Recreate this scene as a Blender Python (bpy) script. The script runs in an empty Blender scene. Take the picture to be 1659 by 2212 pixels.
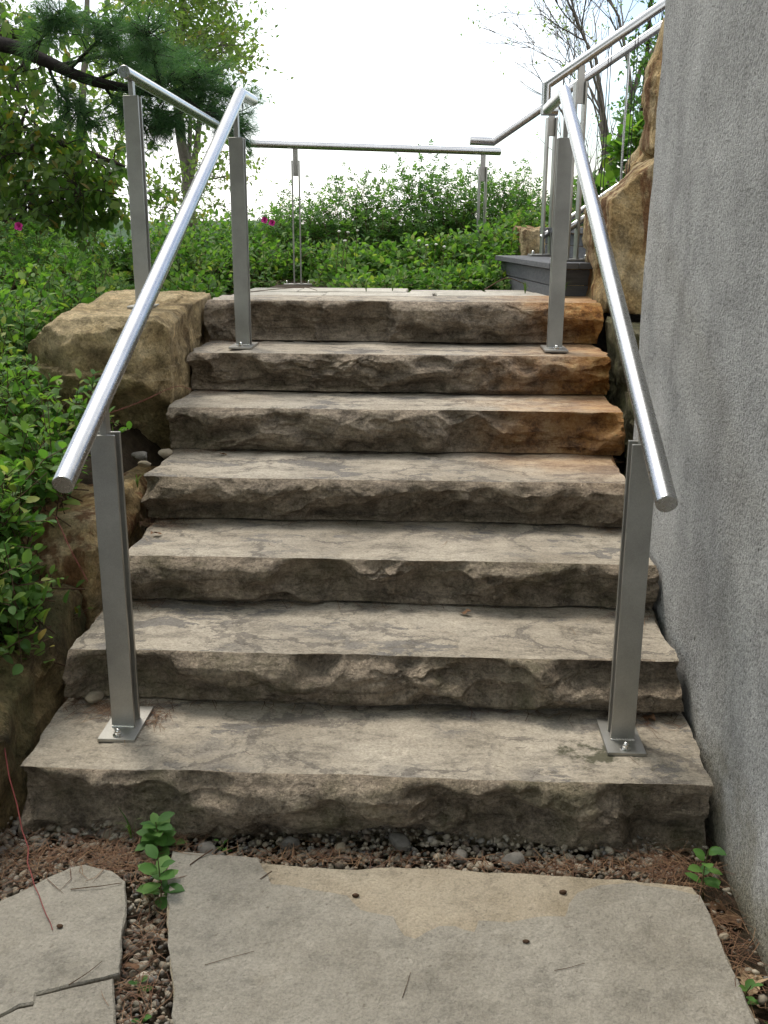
import bpy, bmesh, math, random
import numpy as np
from mathutils import Matrix, Vector

# ------------------------------------------------------------------ camera, sky, sun, exposure
scene = bpy.context.scene
col = scene.collection
F_PX, W_PX, H_PX = 2150.0, 1659.0, 2212.0
PITCH, YAW, ROLL, EYE = math.radians(16.0), math.radians(2.5), math.radians(0.28), 1.5
RCAM = (Matrix.Rotation(YAW, 4, 'Z') @ Matrix.Rotation(math.pi / 2 - PITCH, 4, 'X') @ Matrix.Rotation(ROLL, 4, 'Z'))
cam = bpy.data.objects.new('camera', bpy.data.cameras.new('camera'))
cam.data.sensor_fit = 'VERTICAL'
cam.data.sensor_height = 24.0
cam.data.lens = 24.0 * F_PX / H_PX
cam.data.clip_start = 0.05
cam.data.clip_end = 5000
cam.matrix_world = Matrix.Translation((0, 0, EYE)) @ RCAM
col.objects.link(cam)
scene.camera = cam

SUN_EL, SUN_AZ = math.radians(58), math.radians(-35)      # azimuth from +Y towards +X
world = bpy.data.worlds.new('World')
scene.world = world
world.use_nodes = True
wn, wl = world.node_tree.nodes, world.node_tree.links
wn.clear()
wo = wn.new('ShaderNodeOutputWorld')
bg = wn.new('ShaderNodeBackground')
bg.inputs['Strength'].default_value = 0.14
sky = wn.new('ShaderNodeTexSky')
sky.sky_type = 'NISHITA'
sky.sun_disc = False
sky.sun_elevation = SUN_EL
sky.sun_rotation = SUN_AZ
sky.air_density = 1.0
sky.dust_density = 1.5
tc = wn.new('ShaderNodeTexCoord')
mp = wn.new('ShaderNodeMapping')
mp.inputs['Scale'].default_value = (1.0, 1.0, 1.8)
mp.inputs['Location'].default_value = (2.1, 0.3, 0.7)
mp.inputs['Rotation'].default_value = (0, 0, math.radians(-12))
cn = wn.new('ShaderNodeTexNoise')
cn.inputs['Scale'].default_value = 1.7
cn.inputs['Detail'].default_value = 7
cn.inputs['Roughness'].default_value = 0.55
cr = wn.new('ShaderNodeValToRGB')
cr.color_ramp.elements[0].position = 0.40
cr.color_ramp.elements[1].position = 0.56
mx = wn.new('ShaderNodeMix')
mx.data_type = 'RGBA'
mx.inputs['B'].default_value = (9.6, 9.6, 9.5, 1)     # lit cloud
wl.new(tc.outputs['Generated'], mp.inputs['Vector'])
wl.new(mp.outputs['Vector'], cn.inputs['Vector'])
wl.new(cn.outputs['Fac'], cr.inputs['Fac'])
wl.new(cr.outputs['Color'], mx.inputs['Factor'])
wl.new(sky.outputs['Color'], mx.inputs['A'])
wl.new(mx.outputs['Result'], bg.inputs['Color'])
wl.new(bg.outputs['Background'], wo.inputs['Surface'])

sun = bpy.data.objects.new('sun', bpy.data.lights.new('sun', 'SUN'))
sun.data.energy = 1.5
sun.data.angle = math.radians(16)
sun.data.color = (1.0, 0.93, 0.82)
sd = Vector((math.sin(SUN_AZ) * math.cos(SUN_EL), math.cos(SUN_AZ) * math.cos(SUN_EL), math.sin(SUN_EL)))
sun.rotation_euler = sd.to_track_quat('Z', 'Y').to_euler()
col.objects.link(sun)

vs = scene.view_settings
vs.view_transform = 'Standard'
vs.look = 'None'
vs.exposure = 0.75
vs.gamma = 1.0
vs.use_curve_mapping = False
scene.cycles.max_bounces = 5
scene.cycles.diffuse_bounces = 2
scene.cycles.use_adaptive_sampling = True
scene.cycles.adaptive_threshold = 0.02
scene.cycles.glossy_bounces = 3
scene.cycles.transmission_bounces = 3
scene.cycles.transparent_max_bounces = 4
scene.cycles.sample_clamp_indirect = 4.0
scene.cycles.use_denoising = True

# ------------------------------------------------------------------ helpers
rng = np.random.default_rng(7)


def at(px, py, Y):
    """World point seen at a place of the photograph (1659 x 2212 view), at distance Y."""
    d = RCAM.to_3x3() @ Vector(((px - W_PX / 2) / F_PX, -(py - H_PX / 2) / F_PX, -1.0))
    d = d * (Y / d.y)
    return np.array([d.x, d.y, d.z + EYE])


def _hash(ix, iy, iz, seed):
    h = (ix.astype(np.int64) * 374761393 + iy.astype(np.int64) * 668265263 + iz.astype(np.int64) * 2147483647 + seed * 974634777) & 0xffffffff
    h = ((h ^ (h >> 13)) * 1274126177) & 0xffffffff
    h = (h ^ (h >> 16)) & 0xffffffff
    return h / 4294967295.0


def vnoise(p, seed=0):
    """Smooth value noise in -1..1 of points (...,3)."""
    p = np.asarray(p, float)
    i = np.floor(p).astype(np.int64)
    f = p - i
    f = f * f * f * (f * (f * 6 - 15) + 10)
    r = 0
    for dx in (0, 1):
        wx = f[..., 0] if dx else 1 - f[..., 0]
        for dy in (0, 1):
            wy = f[..., 1] if dy else 1 - f[..., 1]
            for dz in (0, 1):
                wz = f[..., 2] if dz else 1 - f[..., 2]
                r = r + wx * wy * wz * _hash(i[..., 0] + dx, i[..., 1] + dy, i[..., 2] + dz, seed)
    return r * 2 - 1


def fbm(p, octaves=4, seed=0, gain=0.5):
    p = np.asarray(p, float)
    r, a = 0, 1.0
    for k in range(octaves):
        r = r + a * vnoise(p * (2.03 ** k) + 13.7 * k, seed + k)
        a *= gain
    return r


def tag(o, label=None, cat=None, group=None, kind=None):
    if label: o['label'] = label
    if cat: o['category'] = cat
    if group: o['group'] = group
    if kind: o['kind'] = kind
    return o


def mesh_data(name, verts, faces, smooth=False, mat_idx=None, attr=None):
    """faces: list of index tuples, or an (n,k) array of equal polygons."""
    me = bpy.data.meshes.new(name)
    verts = np.asarray(verts, np.float32)
    if isinstance(faces, np.ndarray):
        n, k = faces.shape
        me.vertices.add(len(verts))
        me.vertices.foreach_set('co', verts.ravel())
        me.loops.add(n * k)
        me.loops.foreach_set('vertex_index', faces.astype(np.int32).ravel())
        me.polygons.add(n)
        me.polygons.foreach_set('loop_start', np.arange(0, n * k, k, dtype=np.int32))
        me.update(calc_edges=True)
    else:
        me.from_pydata([tuple(v) for v in verts.tolist()], [], [tuple(int(i) for i in f) for f in faces])
        me.update()
    np_ = len(me.polygons)
    if smooth:
        me.polygons.foreach_set('use_smooth', np.ones(np_, bool))
    if mat_idx is not None:
        me.polygons.foreach_set('material_index', np.asarray(mat_idx, np.int32))
    if attr is not None:
        a = me.attributes.new('rnd', 'FLOAT', 'POINT')
        a.data.foreach_set('value', np.asarray(attr, np.float32))
    return me


def obj(name, verts, faces, mat, parent=None, origin=None, smooth=False, mat_idx=None, attr=None):
    """One mesh object. Vertices are given in world space; the object sits at `origin` (or at its parent)."""
    verts = np.asarray(verts, float)
    if origin is None:
        origin = world_loc(parent) if parent is not None else (verts.min(0) + verts.max(0)) / 2 * np.array([1, 1, 0]) + np.array([0, 0, verts[:, 2].min()])
    origin = np.asarray(origin, float)
    me = mesh_data(name, verts - origin, faces, smooth, mat_idx, attr)
    for m in (mat if isinstance(mat, (list, tuple)) else [mat]):
        me.materials.append(m)
    o = bpy.data.objects.new(name, me)
    col.objects.link(o)
    if parent is not None:
        o.parent = parent
        o.location = origin - world_loc(parent)
    else:
        o.location = origin
    return o


def world_loc(o):
    p = np.array(o.location)
    while o.parent is not None:
        o = o.parent
        p = p + np.array(o.location)
    return p


def empty(name, loc, parent=None):
    o = bpy.data.objects.new(name, None)
    o.empty_display_size = 0.1
    col.objects.link(o)
    if parent is not None:
        o.parent = parent
        o.location = np.asarray(loc, float) - world_loc(parent)
    else:
        o.location = loc
    return o


def box(x0, x1, y0, y1, z0, z1, bevel=0.0):
    """Box with small chamfers; returns verts, faces."""
    bm = bmesh.new()
    bmesh.ops.create_cube(bm, size=1.0)
    for v in bm.verts:
        v.co = Vector(((x0 + x1) / 2 + v.co.x * (x1 - x0), (y0 + y1) / 2 + v.co.y * (y1 - y0), (z0 + z1) / 2 + v.co.z * (z1 - z0)))
    if bevel:
        bmesh.ops.bevel(bm, geom=bm.edges[:], offset=bevel, segments=1, affect='EDGES')
    bm.verts.index_update()
    V = np.array([v.co[:] for v in bm.verts])
    Fc = [[v.index for v in f.verts] for f in bm.faces]
    bm.free()
    return V, Fc


def rotz(V, a, c):
    c = np.asarray(c, float)
    s, k = math.sin(a), math.cos(a)
    d = V - c
    return np.stack([d[:, 0] * k - d[:, 1] * s, d[:, 0] * s + d[:, 1] * k, d[:, 2]], 1) + c


def tube(pts, radii, sides=8, caps=True):
    """Tapered tube along a polyline: verts, quads (and cap fans as quads degenerate-free tris)."""
    pts = np.asarray(pts, float)
    n = len(pts)
    radii = np.broadcast_to(np.asarray(radii, float), (n,))
    t = np.gradient(pts, axis=0)
    t /= np.linalg.norm(t, axis=1)[:, None] + 1e-12
    ref = np.array([0, 0, 1.0]) if abs(t[0, 2]) < 0.9 else np.array([1.0, 0, 0])
    a = np.cross(t[0], ref)
    a /= np.linalg.norm(a)
    V = np.zeros((n, sides, 3))
    ang = np.arange(sides) * 2 * np.pi / sides
    for i in range(n):
        a = a - t[i] * (a @ t[i])
        a /= np.linalg.norm(a) + 1e-12
        b = np.cross(t[i], a)
        V[i] = pts[i] + radii[i] * (np.cos(ang)[:, None] * a + np.sin(ang)[:, None] * b)
    V = V.reshape(-1, 3)
    i, j = np.meshgrid(np.arange(n - 1), np.arange(sides), indexing='ij')
    j2 = (j + 1) % sides
    Q = np.stack([i * sides + j, i * sides + j2, (i + 1) * sides + j2, (i + 1) * sides + j], -1).reshape(-1, 4)
    Q = Q[:, ::-1]
    return V, Q


def join_tubes(lines, sides=5):
    """Many tapered tubes in one mesh, built together for polylines of equal length."""
    groups = {}
    for pts, r in lines:
        pts = np.asarray(pts, float)
        groups.setdefault(len(pts), []).append((pts, np.broadcast_to(np.asarray(r, float), (len(pts),))))
    Vs, Qs, off = [], [], 0
    ang = np.arange(sides) * 2 * np.pi / sides
    ca, sa = np.cos(ang)[None, :, None], np.sin(ang)[None, :, None]
    for n, items in groups.items():
        P = np.stack([q[0] for q in items])
        Rr = np.stack([q[1] for q in items])
        S = len(P)
        t = np.gradient(P, axis=1)
        t /= np.linalg.norm(t, axis=2, keepdims=True) + 1e-12
        ref = np.where(np.abs(t[:, 0, 2:3]) < 0.9, np.array([[0, 0, 1.0]]), np.array([[1.0, 0, 0]]))
        a = np.cross(t[:, 0], ref)
        V = np.zeros((S, n, sides, 3))
        for i in range(n):
            a = a - t[:, i] * (a * t[:, i]).sum(1, keepdims=True)
            a /= np.linalg.norm(a, axis=1, keepdims=True) + 1e-12
            b = np.cross(t[:, i], a)
            V[:, i] = P[:, i, None, :] + Rr[:, i, None, None] * (ca * a[:, None, :] + sa * b[:, None, :])
        i, j = np.meshgrid(np.arange(n - 1), np.arange(sides), indexing='ij')
        j2 = (j + 1) % sides
        Q = np.stack([(i + 1) * sides + j, (i + 1) * sides + j2, i * sides + j2, i * sides + j], -1).reshape(-1, 4)
        Q = (Q[None] + (np.arange(S) * n * sides)[:, None, None]).reshape(-1, 4) + off
        Vs.append(V.reshape(-1, 3))
        Qs.append(Q)
        off += S * n * sides
    return np.concatenate(Vs), np.concatenate(Qs)


def smooth_line(pts, n):
    """Catmull-Rom resample."""
    P = np.asarray(pts, float)
    P = np.vstack([2 * P[0] - P[1], P, 2 * P[-1] - P[-2]])
    out = []
    m = len(P) - 3
    for s in np.linspace(0, m - 1e-6, n):
        k = int(s)
        u = s - k
        p0, p1, p2, p3 = P[k:k + 4]
        out.append(0.5 * ((2 * p1) + (-p0 + p2) * u + (2 * p0 - 5 * p1 + 4 * p2 - p3) * u * u + (-p0 + 3 * p1 - 3 * p2 + p3) * u ** 3))
    return np.array(out)


# ------------------------------------------------------------------ materials
def mat(name):
    m = bpy.data.materials.new(name)
    m.use_nodes = True
    nt = m.node_tree
    b = nt.nodes['Principled BSDF']
    return m, nt, b


def nd(nt, t, **kw):
    n = nt.nodes.new(t)
    for k, v in kw.items():
        if k in n.inputs.keys():
            n.inputs[k].default_value = v
        else:
            setattr(n, k, v)
    return n


def pos(nt, scale=(1, 1, 1), loc=(0, 0, 0), rot=(0, 0, 0)):
    g = nt.nodes.new('ShaderNodeNewGeometry')
    m = nt.nodes.new('ShaderNodeMapping')
    m.inputs['Scale'].default_value = scale
    m.inputs['Location'].default_value = loc
    m.inputs['Rotation'].default_value = rot
    nt.links.new(g.outputs['Position'], m.inputs['Vector'])
    return m.outputs['Vector']


def noise(nt, vec, scale, detail=5, rough=0.55, dist=0.0):
    n = nd(nt, 'ShaderNodeTexNoise', Scale=scale, Detail=detail, Roughness=rough, Distortion=dist)
    nt.links.new(vec, n.inputs['Vector'])
    return n.outputs['Fac']


def ramp(nt, fac, stops):
    r = nt.nodes.new('ShaderNodeValToRGB')
    e = r.color_ramp.elements
    while len(e) < len(stops):
        e.new(0.5)
    for k, (p, c) in enumerate(stops):
        e[k].position = p
        e[k].color = (*c, 1) if isinstance(c, (tuple, list)) else (c, c, c, 1)
    nt.links.new(fac, r.inputs['Fac'])
    return r.outputs['Color']


def mixc(nt, fac, a, b, mode='MIX'):
    m = nt.nodes.new('ShaderNodeMix')
    m.data_type = 'RGBA'
    m.blend_type = mode
    for key, v in (('Factor', fac), ('A', a), ('B', b)):
        if isinstance(v, (int, float)):
            m.inputs[key].default_value = v if key == 'Factor' else (v, v, v, 1)
        elif isinstance(v, (tuple, list)):
            m.inputs[key].default_value = (*v, 1)
        else:
            nt.links.new(v, m.inputs[key])
    return m.outputs['Result']


def math_(nt, op, a, b=0.0, c=None):
    m = nt.nodes.new('ShaderNodeMath')
    m.operation = op
    for k, v in enumerate((a, b) if c is None else (a, b, c)):
        if isinstance(v, (int, float)):
            m.inputs[k].default_value = v
        else:
            nt.links.new(v, m.inputs[k])
    return m.outputs[0]


def bump(nt, b, h, strength=0.5, dist=0.01, normal=None):
    n = nd(nt, 'ShaderNodeBump', Strength=strength, Distance=dist)
    nt.links.new(h, n.inputs['Height'])
    if normal is not None:
        nt.links.new(normal, n.inputs['Normal'])
    if b is not None:
        nt.links.new(n.outputs['Normal'], b.inputs['Normal'])
    return n.outputs['Normal']


def sep(nt, vec):
    s = nt.nodes.new('ShaderNodeSeparateXYZ')
    nt.links.new(vec, s.inputs[0])
    return s.outputs


def smoothstep(nt, v, lo, hi):
    m = nt.nodes.new('ShaderNodeMapRange')
    m.interpolation_type = 'SMOOTHSTEP'
    nt.links.new(v, m.inputs['Value'])
    m.inputs['From Min'].default_value = lo
    m.inputs['From Max'].default_value = hi
    return m.outputs[0]


def rust_mask(nt):
    """Iron stain spreading through the right end of the upper stone steps."""
    p = pos(nt)
    x, y, z = sep(nt, p)
    n1 = noise(nt, p, 2.3, 4, 0.6)
    n2 = noise(nt, p, 14, 5, 0.6)
    e = math_(nt, 'ADD', x, math_(nt, 'MULTIPLY', math_(nt, 'SUBTRACT', n1, 0.5), 0.9))
    e = math_(nt, 'ADD', e, math_(nt, 'MULTIPLY', math_(nt, 'SUBTRACT', n2, 0.5), 0.35))
    up = smoothstep(nt, y, 3.3, 4.0)
    return math_(nt, 'MULTIPLY', smoothstep(nt, e, 0.15, 0.85), up)


def stone_riser():
    m, nt, b = mat('split_stone')
    p = pos(nt)
    big = noise(nt, p, 3.1, 4, 0.6)
    c = ramp(nt, big, [(0.25, (0.22, 0.172, 0.122)), (0.45, (0.31, 0.25, 0.185)), (0.6, (0.365, 0.298, 0.225)), (0.8, (0.315, 0.262, 0.182))])
    mid = noise(nt, p, 13, 6, 0.8)
    c = mixc(nt, 1.0, c, ramp(nt, mid, [(0.34, 0.42), (0.5, 0.98), (0.66, 1.5)]), 'MULTIPLY')
    # thin darker bedding seams
    seam = noise(nt, pos(nt, (1.2, 1.2, 14)), 3.0, 6, 0.65, 0.3)
    c = mixc(nt, 0.8, c, ramp(nt, seam, [(0.36, 0.55), (0.44, 1.0), (0.7, 1.08)]), 'MULTIPLY')
    fine = noise(nt, p, 95, 3, 0.75)
    c = mixc(nt, 0.8, c, ramp(nt, fine, [(0.3, 0.5), (0.5, 1.0), (0.7, 1.4)]), 'MULTIPLY')
    alg = math_(nt, 'MULTIPLY', smoothstep(nt, noise(nt, pos(nt, loc=(3, 1, 5)), 4.0, 8, 0.7), 0.46, 0.66), math_(nt, 'SUBTRACT', 1.0, smoothstep(nt, sep(nt, p)[1], 2.6, 3.9)))
    c = mixc(nt, math_(nt, 'MULTIPLY', alg, 0.45), c, (0.15, 0.145, 0.07))
    r = rust_mask(nt)
    c = mixc(nt, math_(nt, 'MULTIPLY', r, 0.9), c, ramp(nt, mid, [(0.36, (0.13, 0.045, 0.012)), (0.5, (0.46, 0.195, 0.04)), (0.66, (0.60, 0.36, 0.12))]))
    nt.links.new(c, b.inputs['Base Color'])
    b.inputs['Roughness'].default_value = 0.92
    b.inputs['Specular IOR Level'].default_value = 0.2
    ps = pos(nt, (1, 1, 1.8), rot=(0, 0.3, 0))
    n1 = bump(nt, None, noise(nt, ps, 16, 6, 0.76), 1.0, 0.05)
    bump(nt, b, fine, 0.9, 0.006, n1)
    return m


def stone_tread():
    m, nt, b = mat('stone_tread')
    p = pos(nt)
    big = noise(nt, p, 2.2, 5, 0.6)
    c = ramp(nt, big, [(0.3, (0.28, 0.24, 0.185)), (0.5, (0.36, 0.315, 0.25)), (0.7, (0.42, 0.372, 0.30))])
    # grey lichen-like mottling with ragged outlines
    pw = pos(nt, (0.85, 1.6, 1))
    mot = noise(nt, pw, 9, 6, 0.83)
    c = mixc(nt, 1.0, c, ramp(nt, mot, [(0.38, 0.62), (0.47, 0.93), (0.55, 1.04), (0.66, 1.22)]), 'MULTIPLY')
    # flaked bedding layers: greyer patches
    f1 = noise(nt, pw, 5.0, 7, 0.74, 0.15)
    k1 = ramp(nt, f1, [(0.53, 0.0), (0.548, 1.0)])
    gate = smoothstep(nt, noise(nt, pos(nt, loc=(7, 2, 1)), 2.6, 3, 0.5), 0.42, 0.56)
    c = mixc(nt, math_(nt, 'MULTIPLY', math_(nt, 'MULTIPLY', k1, gate), 0.85), c, (0.165, 0.153, 0.14))
    # cracks and traces: edges of large irregular cells, broken up along their length
    def crack(scale, loc, width, glo, ghi):
        v = nd(nt, 'ShaderNodeTexVoronoi', feature='DISTANCE_TO_EDGE', Scale=scale)
        w = nt.nodes.new('ShaderNodeVectorMath'); w.operation = 'ADD'
        nz = nd(nt, 'ShaderNodeTexNoise', Scale=6.0, Detail=9, Roughness=0.72)
        nt.links.new(p, nz.inputs['Vector'])
        sc = nt.nodes.new('ShaderNodeVectorMath'); sc.operation = 'SCALE'; sc.inputs['Scale'].default_value = 0.30
        nt.links.new(nz.outputs['Color'], sc.inputs[0])
        nt.links.new(pos(nt, (0.8, 1.5, 0.01), loc), w.inputs[0]); nt.links.new(sc.outputs[0], w.inputs[1])
        nt.links.new(w.outputs[0], v.inputs['Vector'])
        wv = math_(nt, 'MULTIPLY', noise(nt, p, 24, 5, 0.7), width)
        l_ = math_(nt, 'LESS_THAN', v.outputs['Distance'], math_(nt, 'SUBTRACT', wv, width * 0.32))
        g_ = smoothstep(nt, noise(nt, pos(nt, loc=(loc[0] + 1, 9, 4)), 3.2, 3, 0.6), glo, ghi)
        return math_(nt, 'MULTIPLY', l_, g_)
    k2 = crack(2.6, (3.3, 1.1, 0), 0.17, 0.47, 0.53)
    c = mixc(nt, math_(nt, 'MULTIPLY', k2, 0.62), c, (0.125, 0.11, 0.095))
    k3 = crack(4.2, (8.3, 4.1, 0), 0.10, 0.53, 0.58)
    c = mixc(nt, math_(nt, 'MULTIPLY', k3, 0.4), c, (0.10, 0.086, 0.07))
    spot = ramp(nt, noise(nt, pw, 34, 6, 0.65), [(0.62, 0.0), (0.66, 1.0)])
    c = mixc(nt, math_(nt, 'MULTIPLY', spot, 0.6), c, (0.13, 0.108, 0.082))
    fine = noise(nt, p, 130, 3, 0.75)
    c = mixc(nt, 0.7, c, ramp(nt, fine, [(0.3, 0.6), (0.5, 1.0), (0.7, 1.35)]), 'MULTIPLY')
    r = rust_mask(nt)
    c = mixc(nt, math_(nt, 'MULTIPLY', r, 0.75), c, ramp(nt, mot, [(0.4, (0.28, 0.12, 0.035)), (0.6, (0.50, 0.29, 0.11))]))
    # moss and damp dirt round the foot of the right-hand post
    x, y, z = sep(nt, p)
    dx = math_(nt, 'MULTIPLY', math_(nt, 'SUBTRACT', x, 0.475), 6.0)
    dy = math_(nt, 'MULTIPLY', math_(nt, 'SUBTRACT', y, 2.375), 7.5)
    dd = math_(nt, 'SQRT', math_(nt, 'ADD', math_(nt, 'MULTIPLY', dx, dx), math_(nt, 'MULTIPLY', dy, dy)))
    dd = math_(nt, 'ADD', dd, math_(nt, 'MULTIPLY', math_(nt, 'SUBTRACT', noise(nt, p, 16, 5, 0.65), 0.5), 3.6))
    ms = math_(nt, 'MULTIPLY', math_(nt, 'SUBTRACT', 1.0, smoothstep(nt, dd, 0.05, 0.55)), math_(nt, 'LESS_THAN', z, 0.2))
    c = mixc(nt, math_(nt, 'MULTIPLY', ms, 0.85), c, (0.045, 0.046, 0.022))
    nt.links.new(c, b.inputs['Base Color'])
    b.inputs['Roughness'].default_value = 0.88
    b.inputs['Specular IOR Level'].default_value = 0.25
    h = math_(nt, 'SUBTRACT', mot, math_(nt, 'ADD', math_(nt, 'MULTIPLY', math_(nt, 'MULTIPLY', k1, gate), 0.12), math_(nt, 'MULTIPLY', math_(nt, 'ADD', k2, k3), 0.12)))
    n1 = bump(nt, None, h, 0.7, 0.014)
    bump(nt, b, fine, 0.6, 0.003, n1)
    return m


def flag_mat(name, c0, c1, c2):
    m, nt, b = mat(name)
    p = pos(nt)
    big = noise(nt, p, 3.3, 6, 0.65)
    c = ramp(nt, big, [(0.3, c0), (0.5, c1), (0.7, c2)])
    st = noise(nt, pos(nt, loc=(2, 5, 0)), 10, 6, 0.82)
    c = mixc(nt, 0.85, c, ramp(nt, st, [(0.36, 0.70), (0.46, 0.95), (0.56, 1.04), (0.66, 1.16)]), 'MULTIPLY')
    dirt = smoothstep(nt, noise(nt, pos(nt, loc=(9, 1, 0)), 4.2, 9, 0.72), 0.54, 0.70)
    c = mixc(nt, math_(nt, 'MULTIPLY', dirt, 0.4), c, (0.15, 0.125, 0.088))
    fine = noise(nt, p, 150, 3, 0.8)
    c = mixc(nt, 0.7, c, ramp(nt, fine, [(0.3, 0.62), (0.5, 1.0), (0.7, 1.28)]), 'MULTIPLY')
    sp = ramp(nt, noise(nt, p, 60, 4, 0.6), [(0.66, 0.0), (0.69, 1.0)])
    c = mixc(nt, math_(nt, 'MULTIPLY', sp, 0.5), c, (0.12, 0.10, 0.075))
    nt.links.new(c, b.inputs['Base Color'])
    b.inputs['Roughness'].default_value = 0.9
    b.inputs['Specular IOR Level'].default_value = 0.25
    n1 = bump(nt, None, noise(nt, p, 6, 7, 0.7), 0.8, 0.03)
    bump(nt, b, fine, 0.7, 0.003, n1)
    return m


def boulder_mat(name, pale, tan, dark, red=None, moss=0.0):
    m, nt, b = mat(name)
    p = pos(nt)
    pv = pos(nt, (1.8, 1.8, 1.0))
    big = noise(nt, p, 2.6, 6, 0.65, 0.4)
    c = ramp(nt, big, [(0.36, dark), (0.47, tan), (0.58, pale), (0.75, tan)])
    mid = noise(nt, p, 11, 6, 0.8)
    c = mixc(nt, 1.0, c, ramp(nt, mid, [(0.34, 0.45), (0.5, 1.0), (0.66, 1.45)]), 'MULTIPLY')
    if red:
        rm = ramp(nt, noise(nt, pos(nt, (3.2, 3.2, 0.7), loc=(0.6, 0, 0)), 2.4, 5, 0.6), [(0.52, 0.0), (0.58, 1.0)])
        c = mixc(nt, math_(nt, 'MULTIPLY', rm, 0.8), c, red)
    if moss:
        mm = smoothstep(nt, noise(nt, pos(nt, loc=(4, 4, 2)), 5, 6, 0.7), 0.42, 0.62)
        c = mixc(nt, math_(nt, 'MULTIPLY', mm, moss), c, (0.12, 0.125, 0.055))
    fine = noise(nt, p, 95, 3, 0.75)
    c = mixc(nt, 0.8, c, ramp(nt, fine, [(0.3, 0.55), (0.5, 1.0), (0.7, 1.35)]), 'MULTIPLY')
    nt.links.new(c, b.inputs['Base Color'])
    b.inputs['Roughness'].default_value = 0.92
    b.inputs['Specular IOR Level'].default_value = 0.2
    n1 = bump(nt, None, noise(nt, pv, 18, 6, 0.74), 1.0, 0.045)
    bump(nt, b, fine, 0.7, 0.006, n1)
    return m


def stucco():
    m, nt, b = mat('stucco')
    p = pos(nt)
    big = noise(nt, pos(nt, (1.0, 1.0, 0.45)), 2.2, 5, 0.6)
    c = ramp(nt, big, [(0.3, (0.31, 0.31, 0.30)), (0.5, (0.39, 0.39, 0.378)), (0.7, (0.46, 0.458, 0.445))])
    streak = noise(nt, pos(nt, (6, 6, 0.35)), 2.0, 5, 0.6)
    c = mixc(nt, 0.6, c, ramp(nt, streak, [(0.3, 0.9), (0.55, 1.0), (0.75, 1.06)]), 'MULTIPLY')
    g1 = noise(nt, p, 88, 3, 0.8)
    g2 = noise(nt, p, 170, 3, 0.75)
    c = mixc(nt, 0.62, c, ramp(nt, g1, [(0.36, 0.35), (0.46, 0.9), (0.62, 1.25)]), 'MULTIPLY')
    cloud = noise(nt, p, 5, 9, 0.72)
    c = mixc(nt, 0.7, c, ramp(nt, cloud, [(0.36, 0.68), (0.5, 1.0), (0.64, 1.2)]), 'MULTIPLY')
    pit = ramp(nt, noise(nt, p, 48, 2, 0.5), [(0.70, 0.0), (0.74, 1.0)])
    c = mixc(nt, math_(nt, 'MULTIPLY', pit, 0.75), c, (0.06, 0.058, 0.05))
    # ochre lichen and dirt along the foot of the wall
    x, y, z = sep(nt, p)
    ge = math_(nt, 'ADD', z, math_(nt, 'MULTIPLY', math_(nt, 'SUBTRACT', noise(nt, p, 5, 5, 0.65), 0.5), 0.5))
    ge = math_(nt, 'SUBTRACT', 1.0, smoothstep(nt, ge, -0.05, 0.30))
    c = mixc(nt, math_(nt, 'MULTIPLY', ge, 0.65), c, ramp(nt, g1, [(0.3, (0.10, 0.085, 0.045)), (0.6, (0.30, 0.26, 0.15))]))
    nt.links.new(c, b.inputs['Base Color'])
    b.inputs['Roughness'].default_value = 0.95
    b.inputs['Specular IOR Level'].default_value = 0.15
    n1 = bump(nt, None, g1, 1.0, 0.012)
    bump(nt, b, g2, 0.7, 0.004, n1)
    return m


def steel(name, c, rough, grain=(1, 1, 1), var=0.08):
    m, nt, b = mat(name)
    p = pos(nt, grain)
    n = noise(nt, p, 60, 4, 0.6)
    sm = noise(nt, pos(nt), 5, 5, 0.6)
    cc = ramp(nt, sm, [(0.3, tuple(v * (1 - 1.6 * var) for v in c)), (0.7, tuple(v * (1 + var) for v in c))])
    gr = noise(nt, pos(nt), 420, 2, 0.6)
    cc = mixc(nt, 0.35, cc, ramp(nt, gr, [(0.3, 0.75), (0.7, 1.2)]), 'MULTIPLY')
    nt.links.new(cc, b.inputs['Base Color'])
    b.inputs['Metallic'].default_value = 1.0
    rr = nt.nodes.new('ShaderNodeMapRange')
    nt.links.new(n, rr.inputs['Value'])
    rr.inputs['To Min'].default_value = rough - 0.07
    rr.inputs['To Max'].default_value = rough + 0.1
    nt.links.new(rr.outputs[0], b.inputs['Roughness'])
    bump(nt, b, gr, 0.08, 0.001)
    return m


def leaf_mat(name, lo, mid, hi, trans=0.35, yellow=None):
    m, nt, b = mat(name)
    a = nd(nt, 'ShaderNodeAttribute')
    a.attribute_name = 'rnd'
    oi = nt.nodes.new('ShaderNodeObjectInfo')
    fac = math_(nt, 'FRACT', math_(nt, 'ADD', a.outputs['Fac'], math_(nt, 'MULTIPLY', oi.outputs['Random'], 0.999)))
    stops = [(0.0, lo), (0.5, mid), (0.93, hi)]
    if yellow:
        stops.append((0.965, yellow))
    c = ramp(nt, fac, stops)
    nt.links.new(c, b.inputs['Base Color'])
    b.inputs['Roughness'].default_value = 0.58
    b.inputs['Specular IOR Level'].default_value = 0.22
    t = nt.nodes.new('ShaderNodeBsdfTranslucent')
    tcol = mixc(nt, 1.0, c, (1.2, 1.5, 0.55), 'MULTIPLY')
    nt.links.new(tcol, t.inputs['Color'])
    mxs = nt.nodes.new('ShaderNodeMixShader')
    mxs.inputs['Fac'].default_value = trans
    nt.links.new(b.outputs[0], mxs.inputs[1])
    nt.links.new(t.outputs[0], mxs.inputs[2])
    nt.links.new(mxs.outputs[0], nt.nodes['Material Output'].inputs['Surface'])
    return m


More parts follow.
